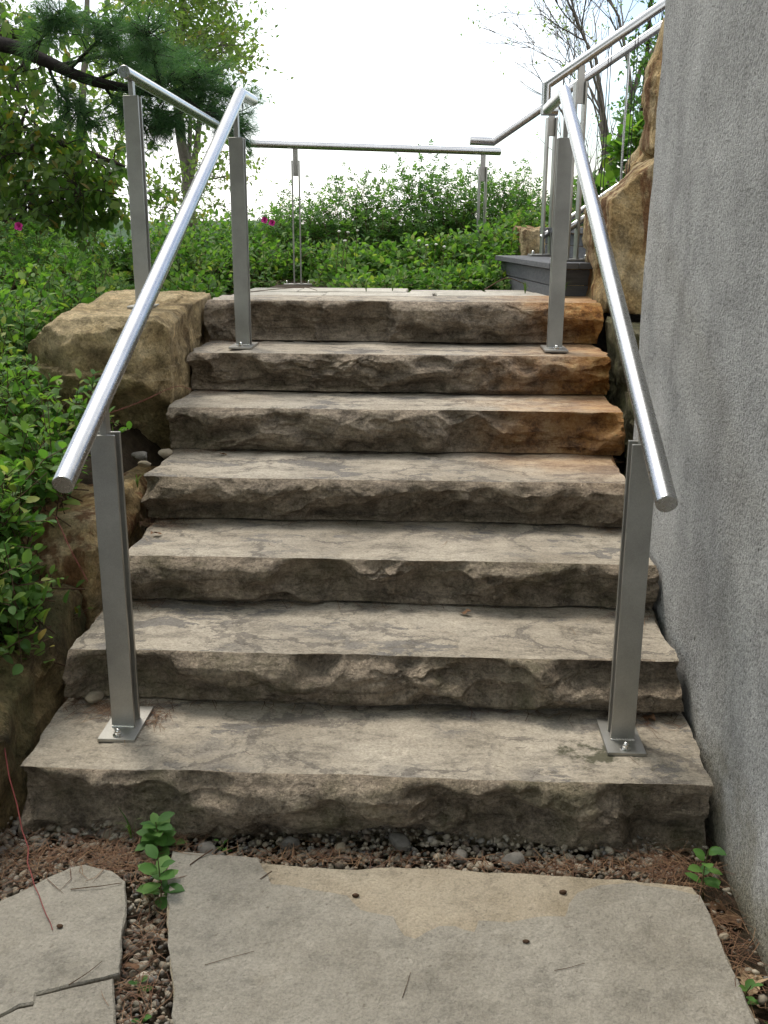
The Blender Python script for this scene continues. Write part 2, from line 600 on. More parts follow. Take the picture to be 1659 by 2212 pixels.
def plain(name, c, rough=0.8, scale=30, var=0.3, bs=0.3, bd=0.005, metallic=0.0, stretch=(1, 1, 1)):
    m, nt, b = mat(name)
    n = noise(nt, pos(nt, stretch), scale, 5, 0.65)
    cc = ramp(nt, n, [(0.25, tuple(v * (1 - var) for v in c)), (0.75, tuple(min(1, v * (1 + var)) for v in c))])
    nt.links.new(cc, b.inputs['Base Color'])
    b.inputs['Roughness'].default_value = rough
    b.inputs['Metallic'].default_value = metallic
    b.inputs['Specular IOR Level'].default_value = 0.25
    if bs:
        bump(nt, b, n, bs, bd)
    return m


def rnd_mat(name, stops, rough=0.8, nscale=60, bd=0.003):
    m, nt, b = mat(name)
    a = nd(nt, 'ShaderNodeAttribute')
    a.attribute_name = 'rnd'
    c = ramp(nt, a.outputs['Fac'], stops)
    n = noise(nt, pos(nt), nscale, 4, 0.65)
    c = mixc(nt, 0.6, c, ramp(nt, n, [(0.3, 0.65), (0.7, 1.25)]), 'MULTIPLY')
    nt.links.new(c, b.inputs['Base Color'])
    b.inputs['Roughness'].default_value = rough
    b.inputs['Specular IOR Level'].default_value = 0.3
    bump(nt, b, n, 0.4, bd)
    return m


M = {}
M['riser'] = stone_riser()
M['tread'] = stone_tread()
M['flag'] = flag_mat('flagstone_grey', (0.225, 0.204, 0.166), (0.272, 0.25, 0.208), (0.31, 0.286, 0.242))
M['flag_tan'] = flag_mat('flagstone_tan', (0.23, 0.19, 0.128), (0.33, 0.281, 0.208), (0.368, 0.32, 0.243))
M['paver'] = flag_mat('landing_paver', (0.36, 0.33, 0.27), (0.44, 0.41, 0.35), (0.50, 0.47, 0.41))
M['boulder'] = boulder_mat('boulder_tan', (0.60, 0.475, 0.285), (0.46, 0.345, 0.185), (0.20, 0.14, 0.075), None, 0.15)
M['boulder_red'] = boulder_mat('boulder_ochre', (0.56, 0.44, 0.26), (0.44, 0.31, 0.145), (0.26, 0.15, 0.065), (0.17, 0.07, 0.03))
M['boulder_moss'] = boulder_mat('boulder_mossy', (0.25, 0.22, 0.14), (0.16, 0.14, 0.08), (0.07, 0.065, 0.04), None, 0.8)
M['boulder_shaded'] = boulder_mat('boulder_shaded', (0.30, 0.22, 0.105), (0.15, 0.108, 0.052), (0.05, 0.036, 0.018), None, 0.55)  # mossy stone, with the shade under the foliage painted into its dark colours
M['stucco'] = stucco()
M['rail'] = steel('brushed_steel', (0.50, 0.50, 0.495), 0.26)
M['post'] = steel('matt_steel', (0.42, 0.412, 0.385), 0.42, (8, 8, 0.6), 0.14)
M['chrome'] = steel('polished_steel', (0.72, 0.71, 0.68), 0.12)
M['weld'] = steel('weld_bead', (0.65, 0.63, 0.58), 0.25)
M['cable'] = plain('dark_cable', (0.05, 0.05, 0.055), 0.5, 50, 0.2, 0)
M['soil'] = plain('soil', (0.045, 0.032, 0.02), 0.95, 22, 0.6, 0.8, 0.03)
M['timber'] = plain('weathered_timber', (0.105, 0.108, 0.115), 0.8, 9, 0.3, 0.5, 0.004, 0.0, (0.6, 3, 8))
M['bark'] = plain('bark', (0.055, 0.043, 0.034), 0.9, 26, 0.5, 0.8, 0.02)
M['bark_pale'] = plain('bark_pale', (0.16, 0.14, 0.115), 0.9, 20, 0.4, 0.6, 0.02)
M['bark_pine'] = plain('bark_pine', (0.022, 0.018, 0.016), 0.9, 40, 0.5, 0.8, 0.01)
M['twig'] = plain('twig', (0.085, 0.05, 0.03), 0.85, 60, 0.4, 0.3)
M['stem'] = plain('green_stem', (0.10, 0.10, 0.035), 0.7, 60, 0.35, 0.2)
M['red_stem'] = plain('red_stem', (0.22, 0.05, 0.045), 0.6, 40, 0.3, 0.2)
M['leaf'] = leaf_mat('leaf_green', (0.06, 0.135, 0.036), (0.115, 0.22, 0.052), (0.20, 0.30, 0.075), 0.46, (0.30, 0.33, 0.09))
M['leaf_rose'] = leaf_mat('leaf_rose', (0.050, 0.115, 0.038), (0.09, 0.18, 0.05), (0.15, 0.25, 0.065), 0.45)
M['leaf_dark'] = leaf_mat('leaf_dark', (0.07, 0.13, 0.036), (0.11, 0.18, 0.05), (0.165, 0.22, 0.06), 0.5, (0.26, 0.19, 0.05))
M['leaf_maple'] = leaf_mat('leaf_maple', (0.13, 0.20, 0.06), (0.20, 0.27, 0.085), (0.28, 0.34, 0.12), 0.55, (0.34, 0.28, 0.08))
M['leaf_seed'] = leaf_mat('leaf_seedling', (0.05, 0.13, 0.03), (0.085, 0.19, 0.04), (0.12, 0.23, 0.055), 0.3)
M['needle'] = leaf_mat('pine_needles', (0.045, 0.105, 0.05), (0.07, 0.15, 0.07), (0.105, 0.19, 0.08), 0.35)
M['dead_needle'] = rnd_mat('dead_needles', [(0.0, (0.07, 0.034, 0.02)), (0.5, (0.14, 0.07, 0.038)), (1.0, (0.23, 0.145, 0.08))], 0.8)
M['pebble'] = rnd_mat('pebbles', [(0.0, (0.13, 0.115, 0.10)), (0.2, (0.24, 0.205, 0.16)), (0.45, (0.37, 0.32, 0.245)), (0.75, (0.45, 0.40, 0.32)), (0.9, (0.17, 0.165, 0.155)), (1.0, (0.30, 0.20, 0.13))], 0.75, 120)
M['dead_leaf'] = rnd_mat('dead_leaves', [(0.0, (0.16, 0.085, 0.045)), (0.5, (0.24, 0.14, 0.075)), (1.0, (0.33, 0.235, 0.14))], 0.8, 40)
M['rock_grey'] = plain('grey_rock', (0.14, 0.13, 0.115), 0.85, 30, 0.4, 0.6, 0.01)
M['rock_pale'] = plain('pale_rock', (0.29, 0.245, 0.18), 0.85, 40, 0.3, 0.5, 0.006)
M['rose'] = plain('rose_petals', (0.62, 0.05, 0.30), 0.6, 50, 0.25, 0)
M['white_flower'] = plain('white_flower', (0.62, 0.62, 0.55), 0.8, 80, 0.2, 0.3)
M['hill'] = plain('wooded_hill', (0.05, 0.085, 0.045), 0.95, 0.05, 0.4, 0.5, 3.0)
M['grass'] = leaf_mat('grass_blade', (0.06, 0.12, 0.03), (0.10, 0.17, 0.04), (0.18, 0.22, 0.07), 0.3)


def water_mat():
    m, nt, b = mat('lake_water')
    b.inputs['Base Color'].default_value = (0.03, 0.055, 0.07, 1)
    b.inputs['Roughness'].default_value = 0.12
    bump(nt, b, noise(nt, pos(nt, (1, 0.5, 1)), 0.5, 4, 0.6), 0.4, 0.3)
    return m


M['water'] = water_mat()

# ------------------------------------------------------------------ the ground, lake and far shore
XL, XR = -1.045, 0.742
YS = np.array([2.231, 2.623, 3.033, 3.449, 3.896, 4.293, 4.736])
ZS = np.array([0.161, 0.317, 0.468, 0.629, 0.804, 0.973, 1.167])


def sstep(v, a, b):
    t = np.clip((v - a) / (b - a), 0, 1)
    return t * t * (3 - 2 * t)


def ground_z(x, y):
    x, y = np.asarray(x, float), np.asarray(y, float)
    mid = np.interp(y, [-50, 2.3, 2.75, 4.75, 5.3, 8.5, 10, 14, 30, 45, 90], [-0.035, -0.035, -0.03, 0.78, 1.10, 1.08, 0.95, -0.2, -4.5, -8.5, -10])
    left = np.interp(y, [-50, 1.2, 2.2, 3.0, 3.9, 5.0, 8.5, 10, 14, 30, 45, 90], [-0.03, -0.03, 0.08, 0.38, 0.72, 0.95, 1.0, 0.9, -0.2, -4.5, -8.5, -10])
    k = sstep(-x, 1.02, 1.3)
    z = mid * (1 - k) + left * k
    z = z - 0.25 * sstep(-x, 2.5, 6) * sstep(y, 2, 6)
    right = 0.9 + 0.55 * np.clip(x - 0.9, 0, 3)
    kr = sstep(x, 0.9, 1.4) * sstep(y, 3.7, 4.4) * (1 - sstep(y, 8.5, 13))
    z = z * (1 - kr) + np.maximum(z, right) * kr
    n = fbm(np.stack([x * 1.3, y * 1.3, 0 * x], -1), 4, 3) * 0.03
    return z + n * sstep(np.abs(x + 0.15), 0.9, 1.3) + n * sstep(y, 5.5, 7) * 0.8


gx = np.concatenate([-np.geomspace(900, 4, 26), np.linspace(-3.9, 3.9, 105), np.geomspace(4, 900, 26)])
gy = np.concatenate([-np.geomspace(300, 2, 14), np.linspace(-1.5, 11, 150), np.geomspace(11.2, 1500, 40)])
GX, GY = np.meshgrid(gx, gy, indexing='ij')
GZ = ground_z(GX, GY)
nx_, ny_ = GX.shape
ii, jj = np.meshgrid(np.arange(nx_ - 1), np.arange(ny_ - 1), indexing='ij')
Q = np.stack([ii * ny_ + jj, (ii + 1) * ny_ + jj, (ii + 1) * ny_ + jj + 1, ii * ny_ + jj + 1], -1).reshape(-1, 4)
g = obj('ground', np.stack([GX, GY, GZ], -1).reshape(-1, 3), Q, M['soil'], origin=(0, 0, 0), smooth=True)
tag(g, 'dark soil ground under the garden', kind='structure')

lx = np.array([[-900, 40, -8.2], [900, 40, -8.2], [900, 1200, -8.2], [-900, 1200, -8.2]], float)
tag(obj('lake', lx, [[0, 1, 2, 3]], M['water'], origin=(0, 40, -8.2)), 'lake water glimpsed between the shrubs', kind='structure')

hx = np.linspace(-900, 900, 180)
ht = 5 + 4.5 * fbm(np.stack([hx * 0.006, 0 * hx, 0 * hx], -1), 5, 9) + 1.2 * vnoise(np.stack([hx * 0.1, 0 * hx, 0 * hx], -1), 4)
rows = []
for k, (yy, s) in enumerate([(690, 0.0), (700, 0.55), (720, 0.9), (750, 1.0), (900, 0.4)]):
    rows.append(np.stack([hx, np.full_like(hx, yy), -8.4 + (ht + 8.4) * s], -1))
HV = np.stack(rows, 1).reshape(-1, 3)
ii, jj = np.meshgrid(np.arange(179), np.arange(4), indexing='ij')
HQ = np.stack([ii * 5 + jj, (ii + 1) * 5 + jj, (ii + 1) * 5 + jj + 1, ii * 5 + jj + 1], -1).reshape(-1, 4)
tag(obj('far_shore_hills', HV, HQ, M['hill'], origin=(0, 700, -8.4), smooth=True), 'low wooded hills on the far shore', kind='structure')

# ------------------------------------------------------------------ the stone stairs
def scoops(x, z, seed, wx, wz, sx, sz, K, depth, tilt):
    """Conchoidal fracture: the deepest of many overlapping shallow scoops, ridges left standing between them."""
    r = np.random.default_rng(seed)
    n = max(4, int((wx[1] - wx[0] + 2 * sx) / sx) * max(2, int((wz[1] - wz[0] + 2 * sz) / sz)))
    cxs = r.uniform(wx[0] - sx, wx[1] + sx, n)
    czs = r.uniform(wz[0] - sz, wz[1] + sz, n)
    d = r.uniform(0.1, 1.0, n) * depth
    tx, tz = r.normal(0, tilt, n), r.normal(0, tilt, n)
    asp = sx / sz
    best = np.full(x.shape, -1e9)
    for k in range(n):
        dx, dz = (x - cxs[k]), (z - czs[k])
        v = d[k] + tx[k] * dx + tz[k] * dz - K * ((dx / asp) ** 2 + dz ** 2)
        best = np.maximum(best, v)
    return np.maximum(best, -0.03)


stairs = empty('stone_staircase', (-0.15, YS[0], 0.0))
tag(stairs, 'seven rough split-face stone slab steps climbing between the two steel railings', 'staircase')
ENDS = [(-1.045, 0.742), (-1.04, 0.738), (-0.99, 0.74), (-1.03, 0.738), (-1.045, 0.775), (-1.05, 0.785), (-1.05, 0.80)]
STEP_LABEL = ['lowest step, broad slab with mossy right corner', 'second step from the ground', 'third step from the ground', 'fourth step, middle of the flight', 'fifth step with ochre right end', 'sixth step with orange stained right end carrying the upper posts', 'topmost step with rust orange right end']
for i in range(7):
    x0, x1 = ENDS[i]
    y0, z1 = YS[i], ZS[i]
    zb = (ZS[i - 1] + 0.006) if i else -0.03
    yb = (YS[i + 1] + 0.10) if i < 6 else 5.12
    nx, nr, nt_ = 360, 72, 24
    X = np.linspace(x0, x1, nx)
    s = np.linspace(0, 1, nr)
    XX, SS = np.meshgrid(X, s, indexing='ij')
    h = z1 - zb
    ZZ = zb + h * SS
    # domain-warped fracture relief
    P = np.stack([XX * 5, ZZ * 5, np.full_like(XX, i * 7.3)], -1)
    wxp = XX + 0.05 * fbm(P, 3, 20 + i)
    wzp = ZZ + 0.035 * fbm(P + 31, 3, 40 + i)
    c1 = scoops(wxp, wzp, 100 + i, (x0, x1), (zb, z1), 0.19, 0.085, 5.0, 0.034, 0.30)
    c2 = scoops(wxp, wzp, 200 + i, (x0, x1), (zb, z1), 0.075, 0.04, 10.0, 0.021, 0.38)
    c4 = scoops(wxp, wzp, 250 + i, (x0, x1), (zb, z1), 0.034, 0.018, 22.0, 0.010, 0.38)
    c3 = fbm(np.stack([XX * 26, ZZ * 42, np.full_like(XX, i)], -1), 5, 60 + i, 0.6) * 0.0022
    # broken lips: along wandering lines the face below is set back
    lip = np.zeros_like(XX)
    rl_ = np.random.default_rng(900 + i)
    for q_ in range(5):
        x1d = np.stack([X * rl_.uniform(2.2, 5.0), 0 * X + q_ * 5.1, 0 * X + i], -1)
        line = zb + h * (rl_.uniform(0.22, 0.80) + 0.26 * fbm(x1d, 5, 300 + i * 7 + q_, 0.6))
        amp = 0.024 * np.clip(fbm(np.stack([X * 2.1 + q_ * 3.3, 0 * X, 0 * X + i], -1), 2, 350 + i * 7 + q_) * 1.6 + 0.2, 0, 1)
        lip += amp[:, None] * sstep(line[:, None] - ZZ, -0.003, 0.006) * np.clip(1.2 - (line[:, None] - ZZ) / (0.75 * h), 0.15, 1)
    for q_ in range(9):
        x1d = np.stack([X * rl_.uniform(5, 11), 0 * X + q_ * 3.1, 0 * X + i], -1)
        line = zb + h * (rl_.uniform(0.05, 0.9) + 0.16 * fbm(x1d, 5, 500 + i * 11 + q_, 0.6) + rl_.normal(0, 0.25) * (X - X.mean()))
        amp = 0.009 * np.clip(fbm(np.stack([X * 5.1 + q_ * 3.3, 0 * X, 0 * X + i], -1), 2, 550 + i * 11 + q_) * 1.8 + 0.1, 0, 1)
        lip += amp[:, None] * sstep(line[:, None] - ZZ, -0.0015, 0.003) * np.clip(1.1 - (line[:, None] - ZZ) / (0.4 * h), 0.0, 1)
    bulge = 0.034 * np.clip((1 - SS) / 0.5, 0, 1) ** 0.62 * np.clip(0.40 + SS * 1.5, 0, 1)
    edge = 0.0045 * fbm(np.stack([X * 5, 0 * X, 0 * X + i], -1), 5, 80 + i, 0.6)
    fade = np.clip((1 - SS) / 0.20, 0, 1) ** 0.8
    rel = (c1 - c1.mean()) * 0.62 + (c2 - c2.mean()) * 1.15 + (c4 - c4.mean()) * 1.15 + (lip - lip.mean() * 0.7) * 0.7
    out = bulge - rel * fade - c3 * np.clip(fade + 0.3, 0, 1) + edge[:, None]
    out = np.where(out > 0.055, 0.055 + (out - 0.055) * 0.4, out)
    out = np.where(out < -0.015, -0.015 + (out + 0.015) * 0.4, out)
    foot = sstep(SS, 0.0, 0.16)
    out = out * foot + (0.010 + 0.3 * out) * (1 - foot)
    R = np.stack([XX, y0 + 0.012 - out, ZZ], -1)
    R[:, -1, 2] -= 0.003
    # tread
    ts = np.linspace(0, 1, nt_ + 1)[1:] ** 1.15
    ytop = R[:, -1, 1][:, None]
    TX, TS = np.meshgrid(X, ts, indexing='ij')
    TY = ytop + (yb - ytop) * TS
    und = 0.004 * fbm(np.stack([TX * 3, TY * 3, np.full_like(TX, i)], -1), 4, 90 + i)
    flake = 0.0035 * (fbm(np.stack([TX * 4.5, TY * 7, np.full_like(TX, 3 + i)], -1), 5, 95 + i) > 0.12)
    T = np.stack([TX, TY, z1 + und - flake], -1)
    bot = np.stack([np.stack([X, np.full(nx, yb), np.full(nx, zb)], -1)], 1)
    G = np.concatenate([R, T, bot], 1)
    # broken ends
    npf = G.shape[1]
    en = fbm(np.stack([G[0, :, 1] * 9, G[0, :, 2] * 9, np.full(npf, i * 3.0)], -1), 4, 130 + i)
    for side, k0, sg in ((0, 0, 1), (1, nx - 1, -1)):
        for w in range(6):
            k = w if side == 0 else nx - 1 - w
            G[k, :, 0] += sg * (0.010 + 0.012 * en) * (1 - w / 6)
    V = G.reshape(-1, 3)
    ii, jj = np.meshgrid(np.arange(nx - 1), np.arange(npf), indexing='ij')
    j2 = (jj + 1) % npf
    Q = np.stack([ii * npf + jj, (ii + 1) * npf + jj, (ii + 1) * npf + j2, ii * npf + j2], -1).reshape(-1, 4)
    mi = np.where((jj >= nr - 1) & (jj < npf - 1), 1, 0).reshape(-1)
    # end caps: strips from riser points to the slab's centre line
    cv, cf = [], []
    base = len(V)
    for k in (0, nx - 1):
        ctr = G[k].mean(0)
        cv.append(ctr)
        ci = base + len(cv) - 1
        for j in range(npf):
            a, b_ = k * npf + j, k * npf + (j + 1) % npf
            cf.append([a, b_, ci, ci] if k == 0 else [b_, a, ci, ci])
    # fans as triangles: give them as separate list
    faces = Q.tolist() + [f[:3] for f in cf]
    mi = np.concatenate([mi, np.zeros(len(cf), int)])
    o = obj('step', np.vstack([V, cv]), faces, [M['riser'], M['tread']], stairs, smooth=True, mat_idx=mi)
    # crisp arris between riser and tread
    me = o.data
    me.set_sharp_from_angle(angle=math.radians(50))
    o['label'] = STEP_LABEL[i]

# landing paving behind the top step
landing = obj('landing', *box(-1.06, 0.85, 5.14, 7.0, 0.9, 1.112, 0.01), M['soil'])
tag(landing, 'needle-strewn bed of the paved landing', kind='structure')
pav = [(-1.02, -0.55, 5.14, 5.44), (-0.54, 0.02, 5.14, 5.42), (0.035, 0.60, 5.14, 5.43), (-1.00, -0.72, 5.45, 5.78), (-0.71, -0.12, 5.43, 5.76), (-0.105, 0.30, 5.435, 5.72), (0.31, 0.62, 5.44, 5.70)]
for k, (a, b_, c_, d_) in enumerate(pav):
    zt = 1.163 + 0.004 * ((k * 37) % 5 - 2) / 2
    n = 14
    t_ = np.linspace(0, 1, n, endpoint=False)
    ring = np.concatenate([np.stack([a + (b_ - a) * t_, np.full(n, c_)], 1), np.stack([np.full(n, b_), c_ + (d_ - c_) * t_], 1),
                           np.stack([b_ - (b_ - a) * t_, np.full(n, d_)], 1), np.stack([np.full(n, a), d_ - (d_ - c_) * t_], 1)])
    ring += 0.006 * np.stack([fbm(np.column_stack([ring * 9, np.full(len(ring), k)]), 3, 5), fbm(np.column_stack([ring * 9, np.full(len(ring), k + 50)]), 3, 6)], 1)
    m_ = len(ring)
    ctr = ring.mean(0)
    ins = ctr + (ring - ctr) * 0.985
    V = np.concatenate([np.column_stack([ring, np.full(m_, 1.11)]), np.column_stack([ring, np.full(m_, zt - 0.006)]), np.column_stack([ins, np.full(m_, zt)])])
    Fc = [[j, (j + 1) % m_, m_ + (j + 1) % m_, m_ + j] for j in range(m_)] + [[m_ + j, m_ + (j + 1) % m_, 2 * m_ + (j + 1) % m_, 2 * m_ + j] for j in range(m_)] + [[2 * m_ + j for j in range(m_)]]
    obj('paving_stone', V, Fc, M['paver'], landing)

# ------------------------------------------------------------------ stucco wall on the right
ny, nz = 90, 70
wy = np.linspace(-2.4, 3.61, ny)
wz = np.linspace(-0.25, 3.5, nz)
WY, WZ = np.meshgrid(wy, wz, indexing='ij')
WX = 0.752 + 0.006 * fbm(np.stack([WY * 1.2, WZ * 1.2, 0 * WY], -1), 4, 77) + 0.0022 * fbm(np.stack([WY * 9, WZ * 9, 0 * WY], -1), 3, 78)
EY = 3.61 + 0.006 * fbm(np.stack([wz * 6, 0 * wz, 0 * wz], -1), 4, 79)
front = np.stack([WX, WY, WZ], -1)
front[-1, :, 1] = EY
endv = np.stack([np.full(nz, 1.10), EY, wz], -1)[None]
nearv = np.stack([np.full(nz, 1.10), np.full(nz, -2.4), wz], -1)[None]
G = np.concatenate([nearv, front, endv], 0)
n1_ = G.shape[0]
ii, jj = np.meshgrid(np.arange(n1_), np.arange(nz - 1), indexing='ij')
i2 = (ii + 1) % n1_
Q = np.stack([ii * nz + jj, ii * nz + jj + 1, i2 * nz + jj + 1, i2 * nz + jj], -1).reshape(-1, 4).tolist()
Q.append([k * nz + nz - 1 for k in range(n1_)])
wall = obj('stucco_wall', G.reshape(-1, 3), Q, M['stucco'], smooth=True)
wall.data.set_sharp_from_angle(angle=math.radians(50))
tag(wall, 'tall rough grey stucco wall flanking the stairs on the right', 'wall')

# ------------------------------------------------------------------ boulders
def boulder(name, label, planes, center, material, seed, rough=0.02, sub=6, scoop=0.02, cat='boulder', strata=0.018):
    """Star-shaped stone cut by planes ((nx,ny,nz), point) round a centre, with broken relief."""
    bm = bmesh.new()
    bmesh.ops.create_icosphere(bm, subdivisions=sub, radius=1)
    bm.verts.index_update()
    D = np.array([v.co[:] for v in bm.verts])
    Fc = np.array([[v.index for v in f.verts] for f in bm.faces])
    bm.free()
    D /= np.linalg.norm(D, axis=1)[:, None]
    c = np.asarray(center, float)
    r = np.full(len(D), 1e9)
    for n, q in planes:
        n = np.asarray(n, float)
        n /= np.linalg.norm(n)
        d = (np.asarray(q, float) - c) @ n
        dn = D @ n
        rk = np.where(dn > 1e-3, d / np.maximum(dn, 1e-3), 1e9)
        # slightly rounded arrises
        r = np.minimum(r, rk)
    P = c + D * r[:, None]
    rr = np.random.default_rng(seed)
    cs = c + rr.normal(0, 1, (60, 3)) * (np.abs(P - c).max(0) * 0.8)
    w = P + 0.05 * np.stack([fbm(P * 5 + k * 9, 3, seed + k) for k in range(3)], 1)
    cut = np.full(len(P), -1.0)
    for k in range(60):
        dk = np.linalg.norm((w - cs[k]) * np.array([1, 1, 1.5]), axis=1)
        cut = np.maximum(cut, rr.uniform(0.2, 1) - (dk / rr.uniform(0.12, 0.3)) ** 2)
    P = P - D * (np.clip(cut, 0, 1) * scoop)[:, None]
    lay = fbm(P * np.array([1.6, 1.6, 7.0]) + 0.35 * fbm(P * 4, 2, seed + 8)[:, None], 3, seed + 9)
    side = np.sqrt(np.clip(1 - D[:, 2] ** 2, 0, 1))
    P = P + D * (strata * side * (sstep(lay, -0.06, 0.02) + 0.6 * sstep(lay, 0.22, 0.28) - 0.8))[:, None]
    fac = np.full(len(P), -1e9)
    for k in range(90):
        q = c + rr.normal(0, 1, 3) * np.abs(P - c).max(0) * 0.9
        dk = P - q
        fac = np.maximum(fac, rr.uniform(0, 1) * 0.02 + dk @ rr.normal(0, 0.25, 3) - 5 * (dk ** 2).sum(1))
    P = P - D * (np.clip(fac, -0.02, 0.03) * 0.8)[:, None]
    P = P + D * (fbm(P * 3.1, 3, seed + 5) * rough)[:, None] + D * (fbm(P * 13, 4, seed + 6) * max(rough, 0.012) * 0.5)[:, None] + D * (np.abs(fbm(P * np.array([22, 22, 34]), 3, seed + 7)) * -0.006)[:, None]
    o = obj(name, P, Fc, material, smooth=True)
    o.data.set_sharp_from_angle(angle=math.radians(38))
    return tag(o, label, cat)


boulder('boulder', 'big tan boulder with flat top beside the upper steps, carrying a railing post',
        [((0, -0.03, 1), (-1.3, 4.4, 1.160)), ((1, 0.03, 0), (-1.055, 4.3, 0.9)), ((0.05, -1, 0.10), (-1.3, 3.90, 1.0)), ((-1, 0, 0.1), (-1.66, 4.4, 0.9)),
         ((-1, -0.1, 1.25), (-1.52, 4.2, 1.14)), ((0.25, 1, 0.1), (-1.3, 4.98, 1)), ((0, 0, -1), (-1.3, 4.4, 0.5)), ((-0.7, -1, -0.2), (-1.55, 4.0, 0.9)), ((0.1, -1, -0.7), (-1.3, 3.9, 0.86)),
         ((-1, 1.2, 0.1), (-1.68, 4.95, 1.0)), ((0.05, -1, 1.3), (-1.3, 3.955, 1.125)), ((1, -0.1, 1.1), (-1.085, 4.2, 1.15)), ((1, -1, 0.2), (-1.09, 3.935, 0.9))],
        (-1.35, 4.5, 0.85), M['boulder'], 11, 0.014, 7, 0.05)
boulder('boulder', 'rust brown boulder half hidden by leaves behind the lower left post',
        [((0, 0, 1), (-1.3, 3.3, 0.575)), ((1, 0, 0), (-1.085, 3.3, 0.5)), ((0.15, -1, 0.15), (-1.3, 3.02, 0.5)), ((-1, 0, 0.2), (-1.6, 3.3, 0.5)), ((0, 1, 0), (-1.3, 3.92, 0.5)), ((0, 0, -1), (-1.3, 3.3, 0.1)), ((0.2, -1, 0.8), (-1.2, 3.05, 0.52))],
        (-1.33, 3.45, 0.42), M['boulder_red'], 12, 0.02, 5, 0.04)
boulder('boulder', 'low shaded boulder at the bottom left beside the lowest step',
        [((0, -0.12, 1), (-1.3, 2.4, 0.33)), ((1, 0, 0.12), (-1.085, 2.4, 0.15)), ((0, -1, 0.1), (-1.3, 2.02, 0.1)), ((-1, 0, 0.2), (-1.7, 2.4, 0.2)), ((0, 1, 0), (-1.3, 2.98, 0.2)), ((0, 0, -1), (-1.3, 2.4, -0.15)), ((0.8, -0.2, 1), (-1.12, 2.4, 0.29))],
        (-1.38, 2.5, 0.12), M['boulder_shaded'], 13, 0.02, 5, 0.03)
boulder('boulder', 'upright ochre and red streaked boulder beside the top step, under the smaller one',
        [((0.1, 0, 1), (1.0, 4.95, 1.80)), ((-1, -0.12, -0.05), (0.815, 4.9, 1.3)), ((0.05, -1, 0.05), (0.95, 4.72, 1.4)), ((1, 0, 0), (1.5, 5, 1.4)), ((0, 1, 0), (1.0, 5.18, 1.4)), ((0, 0, -1), (1, 5, 1.12)), ((-1, 0, 1.1), (0.90, 4.9, 1.70)), ((-1, -0.6, -0.8), (0.82, 4.75, 1.2))],
        (1.08, 4.97, 1.42), M['boulder_red'], 14, 0.007, 6, 0.02, strata=0.008)
boulder('boulder', 'narrow upright ochre boulder standing on the larger one at the wall edge',
        [((0, 0, 1), (1.1, 4.9, 2.42)), ((-1, -0.1, -0.06), (1.005, 4.9, 2.05)), ((0, -1, 0), (1.1, 4.72, 2)), ((1, 0, 0), (1.45, 5, 2)), ((0, 1, 0), (1.1, 5.1, 2)), ((0, 0, -1), (1.1, 5, 1.82)), ((-1, 0, 0.25), (1.03, 4.9, 2.3)), ((-1, 0, -1.2), (1.0, 4.9, 1.87))],
        (1.16, 4.92, 2.1), M['boulder_red'], 15, 0.006, 6, 0.018, strata=0.006)
boulder('boulder', 'small pale orange stone behind the gap between the two right-hand boulders',
        [((0, 0, 1), (1.2, 6, 1.93)), ((-1, 0, 0.5), (1.07, 6, 1.8)), ((0, -1, 0.2), (1.2, 5.62, 1.8)), ((1, 0, 0), (1.6, 6, 1.8)), ((0, 1, 0), (1.2, 5.92, 1.8)), ((0, 0, -1), (1.2, 6, 1.5))],
        (1.28, 5.78, 1.72), M['boulder_red'], 16, 0.015, 5, 0.03)
boulder('boulder', 'square tan block behind the timber steps, seen between the thin post bars',
        [((0, 0, 1), (0.7, 6.8, 1.50)), ((-1, 0, 0), (0.58, 6.8, 1.4)), ((0, -1, 0.05), (0.7, 6.62, 1.4)), ((1, 0, 0), (1.0, 6.8, 1.4)), ((0, 1, 0), (0.7, 7.1, 1.4)), ((0, 0, -1), (0.7, 6.8, 1.0))],
        (0.78, 6.85, 1.28), M['boulder_red'], 17, 0.012, 5, 0.02)
boulder('boulder', 'mossy grey stone wedged behind the ends of the upper steps at the wall',
        [((0, 0, 1), (1, 4.4, 1.09)), ((-1, 0, 0.05), (0.815, 4.4, 0.9)), ((0, -1, 0), (1, 4.12, 0.9)), ((1, 0, 0), (1.4, 4.4, 0.9)), ((0, 1, 0), (1, 4.70, 0.9)), ((0, 0, -1), (1, 4.4, 0.6))],
        (1.05, 4.4, 0.85), M['boulder_moss'], 18, 0.015, 5, 0.03)
boulder('boulder', 'dark mossy stone below the wedged one, beside the fifth step',
        [((0, 0, 1), (1, 3.9, 0.86)), ((-1, 0, 0), (0.80, 3.9, 0.7)), ((0, -1, 0), (1, 3.66, 0.7)), ((1, 0, 0), (1.4, 3.9, 0.7)), ((0, 1, 0), (1, 4.1, 0.7)), ((0, 0, -1), (1, 3.9, 0.3))],
        (1.05, 3.88, 0.6), M['boulder_moss'], 19, 0.015, 5, 0.03)

# ------------------------------------------------------------------ steel railings
BAR_W, BAR_T, GAP = 0.063, 0.011, 0.036
TUBE_R = 0.025


def acorn(x, y, z):
    prof = [(0.0, 0.0), (0.0145, 0.0), (0.0145, 0.0025), (0.0095, 0.0028), (0.0095, 0.009), (0.0078, 0.0095), (0.0075, 0.014), (0.0062, 0.0175), (0.0035, 0.020), (0.0, 0.0207)]
    n = 14
    V, Fc = [], []
    for r, h in prof:
        for k in range(n):
            a = 2 * math.pi * k / n
            V.append((x + r * math.cos(a), y + r * math.sin(a), z + h))
    for i in range(len(prof) - 1):
        for k in range(n):
            Fc.append([i * n + k, i * n + (k + 1) % n, (i + 1) * n + (k + 1) % n, (i + 1) * n + k])
    return np.array(V), Fc


